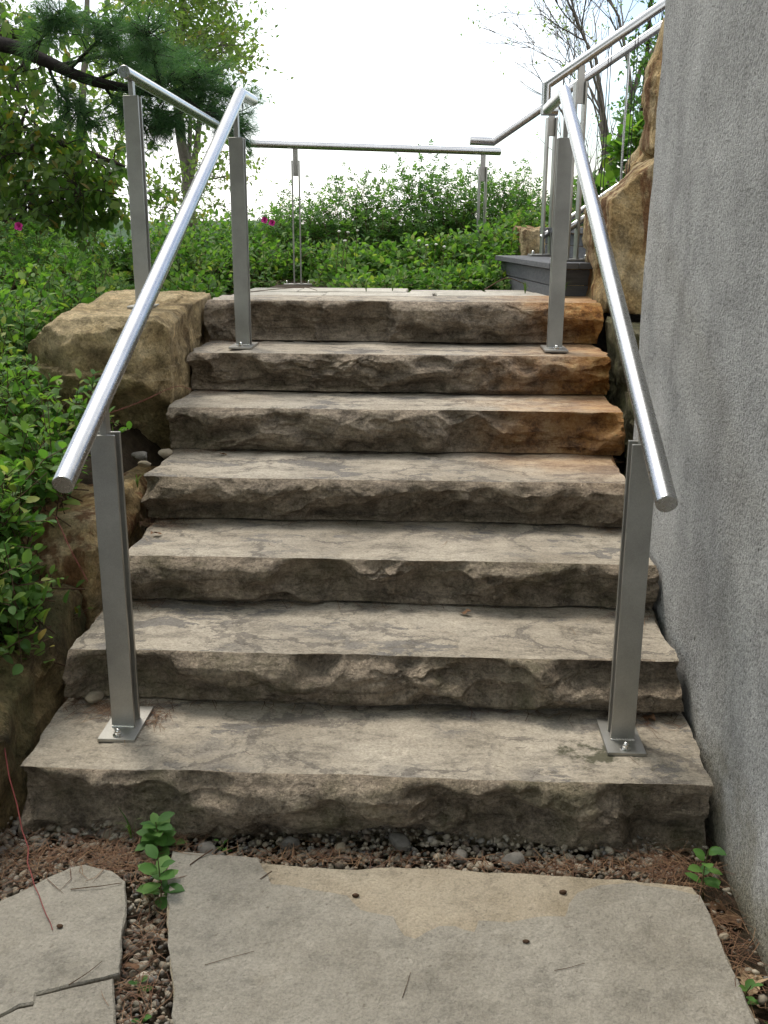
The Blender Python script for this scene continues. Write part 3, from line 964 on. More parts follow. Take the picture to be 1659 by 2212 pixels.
def weld(x0, x1, y, z):
    n = 18
    xs = np.linspace(x0, x1, n)
    P = np.stack([xs, y + 0.0006 * np.sin(xs * 900), np.full(n, z)], 1)
    return tube(P, 0.0036 + 0.0012 * np.abs(np.sin(np.arange(n) * 1.7)), 6)


def post(parent, base, top, rail_z, ang=0.0, plate=True, nuts=((0, -0.072),)):
    """Two flat bars a hand's breadth apart along the rail, a stem clamped between them carrying the tube."""
    x, y, z = base
    pe = empty('post', (x, y, z), parent)
    c = (x, y, z)
    zt = z + (0.010 if plate else 0.0)
    for s in (-1, 1):
        yy = y + s * (GAP / 2 + BAR_T / 2)
        V, Fc = box(x - BAR_W / 2, x + BAR_W / 2, yy - BAR_T / 2, yy + BAR_T / 2, zt, top, 0.0012)
        obj('bar', rotz(V, ang, c), Fc, M['post'], pe)
    V, Fc = box(x - 0.0095, x + 0.0095, y - GAP / 2 + 0.001, y + GAP / 2 - 0.001, top - 0.10, rail_z - TUBE_R + 0.004, 0.001)
    obj('stem', rotz(V, ang, c), Fc, M['post'], pe)
    if plate:
        V, Fc = box(x - 0.051, x + 0.051, y - 0.097, y + 0.097, z, z + 0.010, 0.0012)
        obj('base_plate', rotz(V, ang, c), Fc, M['post'], pe)
        V, Fc = weld(x - BAR_W / 2, x + BAR_W / 2, y - GAP / 2 - BAR_T - 0.001, z + 0.0115)
        obj('weld_seam', rotz(V, ang, c), Fc, M['weld'], pe)
        for nxo, nyo in ((0, -0.076), (0, 0.076)):
            V, Fc = acorn(x + nxo, y + nyo, z + 0.010)
            obj('cap_nut', rotz(V, ang, c), Fc, M['chrome'], pe, smooth=True).data.set_sharp_from_angle(angle=math.radians(35))
    return pe


def rail_tube(parent, pts, r=TUBE_R, sides=28, name='handrail'):
    """Mitred tube with flat capped ends."""
    P = [np.asarray(p, float) for p in pts]
    rings = []
    n = len(P)
    ang = np.arange(sides) * 2 * np.pi / sides
    d = [(P[i + 1] - P[i]) / np.linalg.norm(P[i + 1] - P[i]) for i in range(n - 1)]
    ref = np.array([0, 0, 1.0]) if abs(d[0][2]) < 0.9 else np.array([1.0, 0, 0])
    a = np.cross(d[0], ref)
    a /= np.linalg.norm(a)
    ring0 = r * (np.cos(ang)[:, None] * a + np.sin(ang)[:, None] * np.cross(d[0], a))
    # end chamfer
    rings.append(P[0] + ring0 * 0.94)
    rings.append(P[0] + ring0 + d[0] * 0.0018)
    cur = ring0
    for i in range(1, n - 1):
        # mitre plane normal
        m_ = d[i - 1] + d[i]
        m_ /= np.linalg.norm(m_)
        base = P[i] + cur
        t = ((P[i] - base) @ m_) / (d[i - 1] @ m_)
        onpl = base + t[:, None] * d[i - 1]
        rings.append(onpl)
        # continue along the next direction: ring perpendicular to d[i]
        rel = onpl - P[i]
        cur = rel - (rel @ d[i])[:, None] * d[i]
    rings.append(P[-1] + cur - d[-1] * 0.0018)
    rings.append(P[-1] + cur * 0.94)
    V = np.concatenate(rings)
    k = len(rings)
    ii, jj = np.meshgrid(np.arange(k - 1), np.arange(sides), indexing='ij')
    j2 = (jj + 1) % sides
    Q = np.stack([ii * sides + jj, ii * sides + j2, (ii + 1) * sides + j2, (ii + 1) * sides + jj], -1).reshape(-1, 4)[:, ::-1].tolist()
    Q.append([j for j in range(sides)])
    Q.append([(k - 1) * sides + j for j in range(sides)][::-1])
    o = obj(name, V, Q, M['rail'], parent, smooth=True)
    o.data.set_sharp_from_angle(angle=math.radians(24))
    return o


def rail_z_at(y, p0, p1):
    return p0[1] + (p1[1] - p0[1]) * (y - p0[0]) / (p1[0] - p0[0])


GR = 'steel railings'
xl, xr = -0.822, 0.540
rl = empty('stair_railing', (xl, 2.44, ZS[0]))
tag(rl, 'brushed steel railing along the left side of the stone steps, slanting tube on two posts', 'railing', GR)
L0, L1 = (2.147, 0.934), (4.60, 2.050)
rail_tube(rl, [(xl, L0[0], L0[1]), (xl - 0.010, L1[0], L1[1]), (xl - 0.010, 4.92, 2.058)])
post(rl, (xl, 2.466, ZS[0] + 0.001), 0.989, rail_z_at(2.466, L0, L1))
post(rl, (xl - 0.012, 4.50, ZS[5] + 0.002), 1.862, rail_z_at(4.50, L0, L1))
rr_ = empty('stair_railing', (xr, 2.44, ZS[0]))
tag(rr_, 'brushed steel railing along the right side of the stone steps, close to the stucco wall', 'railing', GR)
R0, R1 = (2.177, 0.904), (4.47, 2.040)
rail_tube(rr_, [(xr, R0[0], R0[1]), (xr + 0.005, R1[0], R1[1]), (xr + 0.005, 5.08, 2.040)])
post(rr_, (xr, 2.466, ZS[0] + 0.001), 0.984, rail_z_at(2.466, R0, R1))
post(rr_, (xr + 0.02, 4.50, ZS[5] + 0.002), 1.862, rail_z_at(4.50, R0, R1))

lr = empty('landing_railing', (-1.25, 4.4, 1.17))
tag(lr, 'steel railing round the back of the landing, from the flat boulder across the shrubs', 'railing', GR)
rail_tube(lr, [(-1.25, 4.31, 2.098), (-1.215, 6.95, 2.024), (0.488, 7.60, 2.019)])
post(lr, (-1.248, 4.40, 1.156), 2.016, 2.095)
bang = math.atan2(0.65, 1.703)
post(lr, (-0.918, 7.07, 1.106), 1.925, 2.022, math.pi / 2 + bang * 0.35)
post(lr, (0.367, 7.555, 1.09), 1.915, 2.02, math.pi / 2 + bang * 0.35)

# railings of the timber stairs
SA = math.radians(8)
uu = np.array([math.cos(SA), math.sin(SA), 0])
vv = np.array([-math.sin(SA), math.cos(SA), 0])
ra = empty('timber_stair_railing', (0.709, 5.3, 1.335))
tag(ra, 'nearer steel railing of the timber stairs with upright cables and a down-turned end', 'railing', GR)
A_end, A_post, A_top = np.array([0.555, 5.278, 2.170]), np.array([0.734, 5.303, 2.290]), np.array([1.121, 5.358, 2.548])
A_dir = (A_top - A_end) / np.linalg.norm(A_top - A_end)
rail_tube(ra, [A_end + uu * 0.06 + np.array([0, 0, -0.118]), A_end + np.array([0, 0, -0.118]), A_end, A_end + A_dir * 2.2], 0.0235)
post(ra, (0.722, 5.30, 1.336), 2.185, A_end[2] + (0.722 - 0.555) / A_dir[0] * A_dir[2], math.pi / 2 + SA)
rail_tube(ra, [np.array([0.70, 5.30, 1.492]), np.array([0.70, 5.30, 1.492]) + A_dir * 1.9], 0.017, name='bottom_rail')
for k in range(5):
    s_ = 0.36 + k * 0.155
    a_ = A_end + A_dir * s_
    b_ = np.array([0.70, 5.30, 1.492]) + A_dir * (s_ - 0.165)
    b_[:2] = a_[:2]
    V, Q = tube([a_, b_], 0.0022, 5)
    obj('cable', V, Q, M['cable'], ra)
    V, Q = tube([a_ + uu * 0.014, b_ + uu * 0.014], 0.0022, 5)
    obj('cable', V, Q, M['cable'], ra)
rb = empty('timber_stair_railing', (0.68, 6.2, 1.335))
tag(rb, 'farther steel railing of the timber stairs ending in a short level tip', 'railing', GR)
B_k, B_q = np.array([0.353, 6.154, 1.976]), np.array([1.2735, 6.283, 2.593])
B_dir = (B_q - B_k) / np.linalg.norm(B_q - B_k)
rail_tube(rb, [np.array([0.218, 6.135, 1.980]), B_k, B_k + B_dir * 2.4], 0.0235)
post(rb, (0.69, 6.20, 1.336), 2.11, B_k[2] + (0.69 - 0.353) / B_dir[0] * B_dir[2], math.pi / 2 + SA)
rail_tube(rb, [np.array([0.66, 6.20, 1.44]), np.array([0.66, 6.20, 1.44]) + B_dir * 1.9], 0.017, name='bottom_rail')
for k in range(5):
    s_ = 0.55 + k * 0.19
    a_ = B_k + B_dir * s_
    b_ = a_.copy()
    b_[2] = 1.44 + (a_[0] - 0.66) / B_dir[0] * B_dir[2]
    V, Q = tube([a_, b_], 0.007 if k == 2 else 0.0025, 6)
    obj('cable' if k != 2 else 'upright', V, Q, M['cable'] if k != 2 else M['rail'], rb)

# ------------------------------------------------------------------ timber stairs going up to the right
ts_ = empty('timber_stairs', (0.61, 5.1, 1.167))
tag(ts_, 'dark weathered timber stairs turning off the landing to the right', 'stairs')
O = np.array([0.61, 5.1, 1.167])


def frame(V):
    return O + V[:, 0:1] * uu + V[:, 1:2] * vv + V[:, 2:3] * np.array([0, 0, 1.0])


for k in range(6):
    u0, zt = k * 0.27, (k + 1) * 0.166
    zb_ = k * 0.166 - (0.03 if k == 0 else -0.001)
    for q, (b0, b1) in enumerate(((0.0, 0.49), (0.51, 0.97))):
        za, zc = zb_ + (zt - 0.03 - zb_) * b0, zb_ + (zt - 0.03 - zb_) * b1
        obj('riser_board', frame(box(u0, u0 + 0.03, 0.002, 1.25, za, zc, 0.003)[0]), box(0, 1, 0, 1, 0, 1, 0.003)[1], M['timber'], ts_)
        obj('side_board', frame(box(u0 + 0.032, u0 + 0.32, 0.02 + 0.004 * q, 0.05, za, zc, 0.003)[0]), box(0, 1, 0, 1, 0, 1, 0.003)[1], M['timber'], ts_)
    for q in range(2):
        obj('tread_board', frame(box(u0 - 0.03 + q * 0.152, u0 - 0.03 + q * 0.152 + 0.148, -0.04, 1.28, zt - 0.03, zt, 0.003)[0]), box(0, 1, 0, 1, 0, 1, 0.003)[1], M['timber'], ts_)

# ------------------------------------------------------------------ flagstones and gravel
def resample(poly, step, closed=True):
    P = np.asarray(poly, float)
    Q = np.vstack([P, P[:1]]) if closed else P
    out = []
    for a, b in zip(Q[:-1], Q[1:]):
        n = max(1, int(np.linalg.norm(b - a) / step))
        out += [a + (b - a) * k / n for k in range(n)]
    if not closed:
        out.append(Q[-1])
    return np.array(out)


def slab(name, poly, z0, z1, material, parent=None, seed=0, jag=0.004, edge=0.006):
    R = resample(poly, 0.012)
    c = R.mean(0)
    area = 0.5 * np.sum(R[:, 0] * np.roll(R[:, 1], -1) - np.roll(R[:, 0], -1) * R[:, 1])
    if area < 0:
        R = R[::-1]
    P3 = np.column_stack([R * 14, np.full(len(R), seed * 1.7)])
    R = R + jag * np.stack([fbm(P3, 4, seed), fbm(P3 + 40, 4, seed + 3)], 1)
    t = np.roll(R, -1, 0) - np.roll(R, 1, 0)
    nrm = np.stack([t[:, 1], -t[:, 0]], 1)
    nrm /= np.linalg.norm(nrm, axis=1)[:, None] + 1e-9
    m = len(R)
    e = edge * (0.6 + 0.5 * fbm(np.column_stack([R * 20, np.zeros(m)]), 3, seed + 9))[:, None]
    V = np.concatenate([np.column_stack([R - nrm * 0.004, np.full(m, z0)]), np.column_stack([R, np.full(m, z1 - edge * 0.8)]), np.column_stack([R - nrm * e, np.full(m, z1)])])
    Fc = [[j, (j + 1) % m, m + (j + 1) % m, m + j] for j in range(m)] + [[m + j, m + (j + 1) % m, 2 * m + (j + 1) % m, 2 * m + j] for j in range(m)] + [[2 * m + j for j in range(m)]]
    return obj(name, V, Fc, material, parent)


BIG_BACK = [(-0.608, 2.086), (-0.527, 2.081), (-0.434, 2.073), (-0.297, 2.058), (-0.163, 2.052), (-0.085, 2.062), (-0.008, 2.069), (0.103, 2.060), (0.213, 2.059), (0.322, 2.054), (0.430, 2.045), (0.558, 2.035), (0.640, 2.022)]
BIG_RIGHT = [(0.647, 1.997), (0.648, 1.932), (0.650, 1.820), (0.655, 1.711), (0.657, 1.599), (0.65, 1.2), (0.60, 0.75)]
BIG_LEFT = [(-0.35, 0.72), (-0.42, 1.2), (-0.466, 1.543), (-0.507, 1.679), (-0.549, 1.817), (-0.578, 1.926), (-0.602, 2.028)]
LAYER = [(-0.395, 2.069), (-0.342, 1.975), (-0.272, 1.965), (-0.217, 1.948), (-0.165, 1.942), (-0.125, 1.893), (-0.095, 1.882), (-0.063, 1.876), (-0.030, 1.811), (-0.004, 1.805), (0.042, 1.846), (0.077, 1.851), (0.121, 1.828), (0.135, 1.866), (0.197, 1.869), (0.272, 1.893), (0.320, 1.895), (0.336, 1.943), (0.362, 1.979), (0.420, 2.007), (0.494, 2.016), (0.567, 2.006), (0.627, 1.984), (0.642, 1.980)]
bigpoly = BIG_BACK + BIG_RIGHT + BIG_LEFT
big = slab('flagstone', bigpoly, -0.03, 0.0205, M['flag_tan'], None, 31, 0.0045, 0.005)
tag(big, 'large grey flagstone in front of the stairs, its tan back edge flaked away', 'flagstone')
lay = slab('surface_layer', BIG_BACK[:2] + [(-0.43, 2.070)] + LAYER[:] + [(0.646, 1.932), (0.648, 1.820), (0.653, 1.711), (0.655, 1.599), (0.648, 1.2), (0.598, 0.752)] + [(p[0] + 0.002, p[1]) for p in BIG_LEFT], 0.012, 0.0310, M['flag'], big, 32, 0.006, 0.0035)
LEFT = [(-0.948, 1.882), (-0.889, 1.952), (-0.834, 2.012), (-0.799, 2.025), (-0.730, 2.000), (-0.685, 1.962), (-0.655, 1.873), (-0.627, 1.741), (-0.612, 1.673)]
CRACK = [(-0.617, 1.669), (-0.716, 1.626), (-0.759, 1.608), (-0.754, 1.584), (-0.782, 1.577), (-0.808, 1.551), (-0.95, 1.49), (-1.18, 1.46)]
lf = empty('flagstone', (-0.85, 1.7, -0.03))
tag(lf, 'left flagstone split by a dark crack, gravel strip between it and the large one', 'flagstone')
slab('slab_piece', LEFT + CRACK + [(-1.2, 1.62), (-1.06, 1.78)], -0.03, 0.030, M['flag'], lf, 33, 0.003, 0.005)
slab('slab_piece', [(p[0], p[1] - 0.006) for p in CRACK] + [(-1.15, 1.1), (-0.6, 0.95), (-0.50, 1.2), (-0.575, 1.537)], -0.03, 0.028, M['flag'], lf, 34, 0.003, 0.005)
leftpoly = LEFT + [(-0.607, 1.635), (-0.581, 1.537), (-0.50, 1.2), (-0.6, 0.95), (-1.15, 1.1), (-1.2, 1.62), (-1.06, 1.78)]


def inside(poly, x, y):
    P = np.asarray(poly)
    c = np.zeros(len(x), bool)
    j = len(P) - 1
    for i in range(len(P)):
        xi, yi, xj, yj = P[i, 0], P[i, 1], P[j, 0], P[j, 1]
        hit = ((yi > y) != (yj > y)) & (x < (xj - xi) * (y - yi) / (yj - yi + 1e-12) + xi)
        c ^= hit
        j = i
    return c


def ico(sub=1):
    bm = bmesh.new()
    bmesh.ops.create_icosphere(bm, subdivisions=sub, radius=1)
    bm.verts.index_update()
    V = np.array([v.co[:] for v in bm.verts])
    Fc = np.array([[v.index for v in f.verts] for f in bm.faces])
    bm.free()
    return V, Fc


def frames(d, up):
    X = d / (np.linalg.norm(d, axis=-1, keepdims=True) + 1e-9)
    Yv = np.cross(up, X)
    Yv /= np.linalg.norm(Yv, axis=-1, keepdims=True) + 1e-9
    Zv = np.cross(X, Yv)
    return X, Yv, Zv


def instances(TV, TF, pos_, X, Yv, Zv, sc, rnd):
    """Joined copies of a template: sc is (N,) or (N,3)."""
    N = len(pos_)
    sc = np.asarray(sc, float)
    if sc.ndim == 1:
        sc = np.repeat(sc[:, None], 3, 1)
    V = (pos_[:, None, :] + TV[None, :, 0:1] * (X * sc[:, 0:1])[:, None, :] + TV[None, :, 1:2] * (Yv * sc[:, 1:2])[:, None, :] + TV[None, :, 2:3] * (Zv * sc[:, 2:3])[:, None, :])
    Fc = TF[None] + (np.arange(N) * len(TV))[:, None, None]
    return V.reshape(-1, 3), Fc.reshape(-1, TF.shape[1]), np.repeat(rnd, len(TV))


def pebbles(name, pts, sizes, material, seed, parent=None):
    r = np.random.default_rng(seed)
    IV, IF = ico(1)
    Vs, Fs, As, off = [], [], [], 0
    var = r.integers(0, 6, len(pts))
    for k in range(6):
        T = IV * (1 + 0.28 * vnoise(IV * 1.3 + k * 11, 8))[:, None]
        T[:, 2] *= 0.75
        s = var == k
        n = s.sum()
        if not n:
            continue
        d = r.normal(0, 1, (n, 3)); d[:, 2] *= 0.25
        up = r.normal(0, 0.3, (n, 3)) + np.array([0, 0, 1])
        X, Yv, Zv = frames(d, up)
        sc = sizes[s][:, None] * np.stack([r.uniform(0.9, 1.45, n), r.uniform(0.75, 1.05, n), r.uniform(0.6, 0.95, n)], 1)
        V, Fc, A = instances(T, IF, pts[s], X, Yv, Zv, sc, r.uniform(0, 1, n))
        Vs.append(V); Fs.append(Fc + off); As.append(A); off += len(V)
    return obj(name, np.concatenate(Vs), np.concatenate(Fs), material, parent, attr=np.concatenate(As))


r = np.random.default_rng(5)
n = 19000
px_, py_ = r.uniform(-1.22, 0.735, n), r.uniform(1.1, 2.27, n)
keep = ~inside(bigpoly, px_, py_) & ~inside(leftpoly, px_, py_)
keep &= ~((px_ > 0.60) & (r.uniform(0, 1, n) < 0.8))
px_, py_ = px_[keep], py_[keep]
sz = np.clip(r.lognormal(math.log(0.0060), 0.42, len(px_)), 0.003, 0.0165)
pz_ = -0.024 + r.uniform(0, 0.022, len(px_)) + sz * 0.2
gravel = pebbles('gravel', np.stack([px_, py_, pz_], 1), sz, M['pebble'], 6)
tag(gravel, 'mixed pea gravel between the flagstones and the lowest step', kind='stuff')

GRS = 'loose stones in the gravel'
for k, (lab, x, y, s, mt) in enumerate([
        ('rounded dark grey stone on the gravel below the middle of the lowest step', -0.053, 2.185, 0.030, 'rock_grey'),
        ('flat slate grey stone at the back edge of the large flagstone', 0.23, 2.12, 0.030, 'rock_grey'),
        ('dark angular stone beside the taller seedling by the flagstone corner', -0.53, 2.13, 0.026, 'rock_grey'),
        ('pale rounded stone in the gravel left of the dark middle one', -0.20, 2.16, 0.020, 'rock_pale'),
        ('pale oval stone near the grass blade at the left', -0.80, 2.19, 0.018, 'rock_pale'),
        ('dark broken stone on the gravel right of the rounded grey one', 0.10, 2.14, 0.022, 'rock_grey'),
        ('dark wedge stone in the gravel below the lowest step, left of centre', -0.33, 2.17, 0.024, 'rock_grey'),
        ('white pebble in the soil strip between flagstone and wall', 0.672, 1.885, 0.012, 'rock_pale'),
        ('pale stone lying on the lowest step against the second one at far left', -0.955, 2.60, 0.026, 'rock_pale'),
        ('grey round stone beside the left end of the fourth step, under the tan boulder', -1.03, 3.80, 0.030, 'rock_pale'),
        ('second stone at the left end of the fourth step, nearer the post', -1.11, 3.72, 0.034, 'rock_grey'),
        ('small stone in front of the two at the left end of the fourth step', -1.07, 3.64, 0.022, 'rock_pale')]):
    V, Fc = ico(3)
    rr2 = np.random.default_rng(300 + k)
    D = V.copy()
    rad = np.full(len(V), 1.0)
    for _ in range(7):
        nn = rr2.normal(0, 1, 3); nn /= np.linalg.norm(nn)
        dn = D @ nn
        rad = np.minimum(rad, np.where(dn > 0.05, rr2.uniform(0.62, 0.95) / np.maximum(dn, 0.05), 9))
    V = D * rad[:, None] * (1 + 0.06 * fbm(D * 2.5 + k, 3, k))[:, None] * np.array([1.15, 0.85, 0.68])
    V = rotz(V, rr2.uniform(0, 6), (0, 0, 0)) * s
    zb_ = (0.615 if y > 3.5 else 0.163 if y > 2.5 else -0.012)
    V = V + np.array([x, y, zb_ - V[:, 2].min()])
    o = obj('stone', V, Fc, M[mt], smooth=True)
    o.data.set_sharp_from_angle(angle=math.radians(28))
    tag(o, lab, 'stone', GRS)

# ------------------------------------------------------------------ dead pine needles
def needles(name, P, length, zj, seed, label):
    r = np.random.default_rng(seed)
    n = len(P)
    a = r.uniform(0, 2 * np.pi, n)
    L = r.uniform(length[0], length[1], n)
    d = np.stack([np.cos(a), np.sin(a), r.normal(0, zj, n)], 1)
    side = np.stack([-np.sin(a), np.cos(a), np.zeros(n)], 1)
    bend = r.normal(0, 0.12, n)[:, None] * L[:, None]
    w = r.uniform(0.0005, 0.0010, n)[:, None]
    p0, p2 = P - d * L[:, None] / 2, P + d * L[:, None] / 2
    p1 = P + side * bend
    up = np.array([0, 0, 0.0008])
    V = np.stack([p0 - side * w, p0 + side * w, p1 - side * w + up, p1 + side * w + up, p2 - side * w * .4, p2 + side * w * .4], 1).reshape(-1, 3)
    base = (np.arange(n) * 6)[:, None]
    Q = np.concatenate([base + np.array([[0, 2, 3, 1]]), base + np.array([[2, 4, 5, 3]])])
    o = obj(name, V, Q, M['dead_needle'], attr=np.repeat(r.uniform(0, 1, n), 6))
    return tag(o, label, kind='stuff')


r = np.random.default_rng(55)
def patch(cx, cy, sx, sy, z, n):
    return np.stack([r.normal(cx, sx, n), r.normal(cy, sy, n), np.full(n, z) + r.uniform(0, 0.006, n)], 1)


pts = [patch(-0.86, 2.08, 0.10, 0.05, 0.012, 300), patch(-0.73, 2.06, 0.06, 0.04, 0.012, 160), patch(-1.0, 2.02, 0.1, 0.07, 0.012, 170), patch(0.35, 2.10, 0.13, 0.018, 0.012, 170), patch(0.60, 2.10, 0.06, 0.04, 0.012, 220),
       patch(-0.2, 2.10, 0.2, 0.02, 0.012, 170), patch(-0.60, 1.85, 0.03, 0.2, 0.012, 140), patch(-0.56, 1.6, 0.03, 0.12, 0.010, 90), patch(0.68, 1.9, 0.025, 0.16, -0.006, 200), patch(-0.64, 2.17, 0.05, 0.03, 0.012, 90)]
P = np.concatenate(pts)
P = P[(P[:, 0] < 0.735) & (P[:, 1] < 2.215)]
insd = inside(bigpoly, P[:, 0], P[:, 1]) | inside(leftpoly, P[:, 0], P[:, 1])
P = P[~insd | (np.random.default_rng(3).uniform(0, 1, len(P)) < 0.10)]
P[:, 2] = np.where(inside(bigpoly, P[:, 0], P[:, 1]) | inside(leftpoly, P[:, 0], P[:, 1]), 0.0325, P[:, 2])
needles('pine_needle_litter', P, (0.04, 0.095), 0.06, 56, 'rusty pine needles strewn over the gravel')
pts = []
for i in range(6):
    yb_ = YS[i + 1] - 0.02
    z_ = ZS[i] + 0.004
    pts.append(np.stack([np.clip(r.normal(-0.93, 0.06, 60), -1.02, 0.7), yb_ - np.abs(r.normal(0, 0.05, 60)), np.full(60, z_) + r.uniform(0, 0.008, 60)], 1))
    pts.append(np.stack([r.uniform(-0.95, 0.70, 55), yb_ - np.abs(r.normal(0, 0.012, 55)), np.full(55, z_) + r.uniform(0, 0.004, 55)], 1))
    pts.append(np.stack([np.clip(r.normal(0.66, 0.05, 25), 0, 0.72), yb_ - np.abs(r.normal(0, 0.06, 25)), np.full(25, z_) + r.uniform(0, 0.006, 25)], 1))
    pts.append(np.stack([r.uniform(-0.95, 0.65, 5), r.uniform(YS[i] + 0.08, yb_, 5), np.full(5, z_ + 0.001)], 1))
pts.append(patch(-0.76, 2.50, 0.03, 0.05, ZS[0] + 0.004, 70))
pts.append(patch(-0.90, 2.56, 0.06, 0.02, ZS[0] + 0.004, 80))
pts.append(patch(-0.86, 4.60, 0.08, 0.04, ZS[5] + 0.004, 80))
pts.append(patch(-0.9, 6.2, 0.25, 0.12, 1.17, 260))
pts.append(patch(-0.4, 5.9, 0.4, 0.08, 1.17, 200))
needles('pine_needle_litter', np.concatenate(pts), (0.035, 0.09), 0.05, 57, 'rusty pine needles caught in the corners of the steps')

# ------------------------------------------------------------------ leaf templates
def leaf_template(mid, width, fold=0.25, droop=0.12):
    """Pointed blade along +X of unit length: midrib points and half widths; tris."""
    n = len(mid)
    V, Fc = [], []
    for t, w in zip(mid, width):
        V.append((t, 0, -droop * t * t))
    for s in (1, -1):
        for t, w in zip(mid[1:-1], width[1:-1]):
            V.append((t, s * w, fold * w - droop * t * t))
    m = n - 2
    for s, o in ((1, n), (-1, n + m)):
        seq = [(0, 1, o)] + [q for k in range(m - 1) for q in ((1 + k, 2 + k, o + k + 1), (1 + k, o + k + 1, o + k))] + [(n - 2, n - 1, o + m - 1)]
        for f in seq:
            Fc.append(f if s == 1 else f[::-1])
    return np.array(V, float), np.array(Fc)


OV = leaf_template([0, 0.22, 0.5, 0.78, 1], [0, 0.24, 0.31, 0.20, 0])
SERR = leaf_template([0, 0.15, 0.3, 0.42, 0.55, 0.66, 0.78, 0.88, 1], [0, 0.17, 0.26, 0.285, 0.30, 0.25, 0.225, 0.12, 0], 0.22, 0.16)
SM = leaf_template([0, 0.4, 1], [0, 0.27, 0], 0.3, 0.1)


def compound(leaf, n=5, size=0.42):
    """Rose leaf: leaflets in pairs along a midrib, one at the tip."""
    V0, F0 = leaf
    Vs, Fs, off = [], [], 0
    spots = [(0.30, 1.0, 0.8), (0.30, -1.0, 0.8), (0.58, 0.9, 0.95), (0.58, -0.9, 0.95), (0.70, 0.0, 1.1)][:n]
    for t, a, s in spots:
        c_, s_ = math.cos(a), math.sin(a)
        V = V0 * size * s
        V = np.stack([V[:, 0] * c_ - V[:, 1] * s_ + t, V[:, 0] * s_ + V[:, 1] * c_, V[:, 2] - 0.1 * t * t], 1)
        Vs.append(V); Fs.append(F0 + off); off += len(V)
    return np.concatenate(Vs), np.concatenate(Fs)


ROSE = compound(SM)
ROSE_NEAR = compound(OV)


def shoot_leaves(base, axis, length, nleaf, size, rg, spread=0.85, start=0.15, upw=0.9):
    """Leaves set spirally along shoots. Returns pos, dir, up, scale and the shoot polylines."""
    S = len(base)
    axis = axis / np.linalg.norm(axis, axis=1)[:, None]
    t = np.linspace(start, 1, nleaf)[None, :] + rg.uniform(-0.04, 0.04, (S, nleaf))
    L = np.broadcast_to(np.asarray(length, float), (S,))[:, None]
    bend = rg.normal(0, 0.18, (S, 3)); bend[:, 2] -= 0.12
    P = base[:, None, :] + axis[:, None, :] * (t * L)[..., None] + bend[:, None, :] * ((t ** 2) * L)[..., None]
    ref = np.where(np.abs(axis[:, 2:3]) < 0.9, np.array([[0, 0, 1.0]]), np.array([[1.0, 0, 0]]))
    a = np.cross(axis, ref); a /= np.linalg.norm(a, axis=1)[:, None]
    b = np.cross(axis, a)
    ph = np.arange(nleaf)[None, :] * 2.4 + rg.uniform(0, 6.28, (S, 1)) + rg.normal(0, 0.25, (S, nleaf))
    rad = np.cos(ph)[..., None] * a[:, None, :] + np.sin(ph)[..., None] * b[:, None, :]
    d = axis[:, None, :] * (0.35 + 0.5 * t[..., None]) + rad * spread + rg.normal(0, 0.15, (S, nleaf, 3))
    up = np.array([0, 0, upw]) + axis[:, None, :] * 0.4 + rg.normal(0, 0.35, (S, nleaf, 3))
    sc = rg.uniform(size[0], size[1], (S, nleaf)) * (1.1 - 0.45 * t)
    lines = np.stack([base, base + axis * L * 0.5 + bend * L * 0.25, base + axis * L + bend * L], 1)
    return P.reshape(-1, 3), d.reshape(-1, 3), up.reshape(-1, 3), sc.reshape(-1), lines


def leaf_mesh(name, tmpl, P, d, up, sc, material, parent, seed, kind=None):
    X, Yv, Zv = frames(d, up)
    rg = np.random.default_rng(seed)
    V, Fc, A = instances(tmpl[0], tmpl[1], P, X, Yv, Zv, sc, rg.uniform(0, 1, len(P)))
    o = obj(name, V, Fc, material, parent, attr=A)
    if kind: o['kind'] = kind
    return o


_shared = {}


def leaf_objects(parent, tmpl, tname, P, d, up, sc, material, name='leaf'):
    """Single leaves as parts, sharing one mesh."""
    key = (tname, material.name)
    if key not in _shared:
        me = mesh_data('leaf', tmpl[0], tmpl[1], attr=np.zeros(len(tmpl[0])))
        me.materials.append(material)
        _shared[key] = me
    X, Yv, Zv = frames(d, up)
    w = world_loc(parent)
    for k in range(len(P)):
        o = bpy.data.objects.new(name, _shared[key])
        col.objects.link(o)
        o.parent = parent
        Mx = np.eye(4)
        Mx[:3, 0], Mx[:3, 1], Mx[:3, 2], Mx[:3, 3] = X[k] * sc[k], Yv[k] * sc[k], Zv[k] * sc[k], P[k] - w
        o.matrix_local = Matrix(Mx.tolist())


def stem_lines(lines, r0, r1):
    out = []
    for l in lines:
        out.append((l, np.linspace(r0, r1, len(l))))
    return out


def mound_points(mounds, n, rg, lo=0.6, hi=1.0, zmin=-0.35):
    vol = np.array([m[3] * m[4] + m[4] * m[5] + m[3] * m[5] for m in mounds])
    k = rg.choice(len(mounds), n, p=vol / vol.sum())
    C = np.array([m[:3] for m in mounds])[k]
    Rr = np.array([m[3:6] for m in mounds])[k]
    D = rg.normal(0, 1, (n * 3, 3))
    D /= np.linalg.norm(D, axis=1)[:, None]
    D = D[D[:, 2] > zmin][:n]
    while len(D) < n:
        D = np.vstack([D, D])[:n]
    P = C + Rr * D * rg.uniform(lo, hi, (n, 1))
    N = D / Rr
    N /= np.linalg.norm(N, axis=1)[:, None]
    return P, N


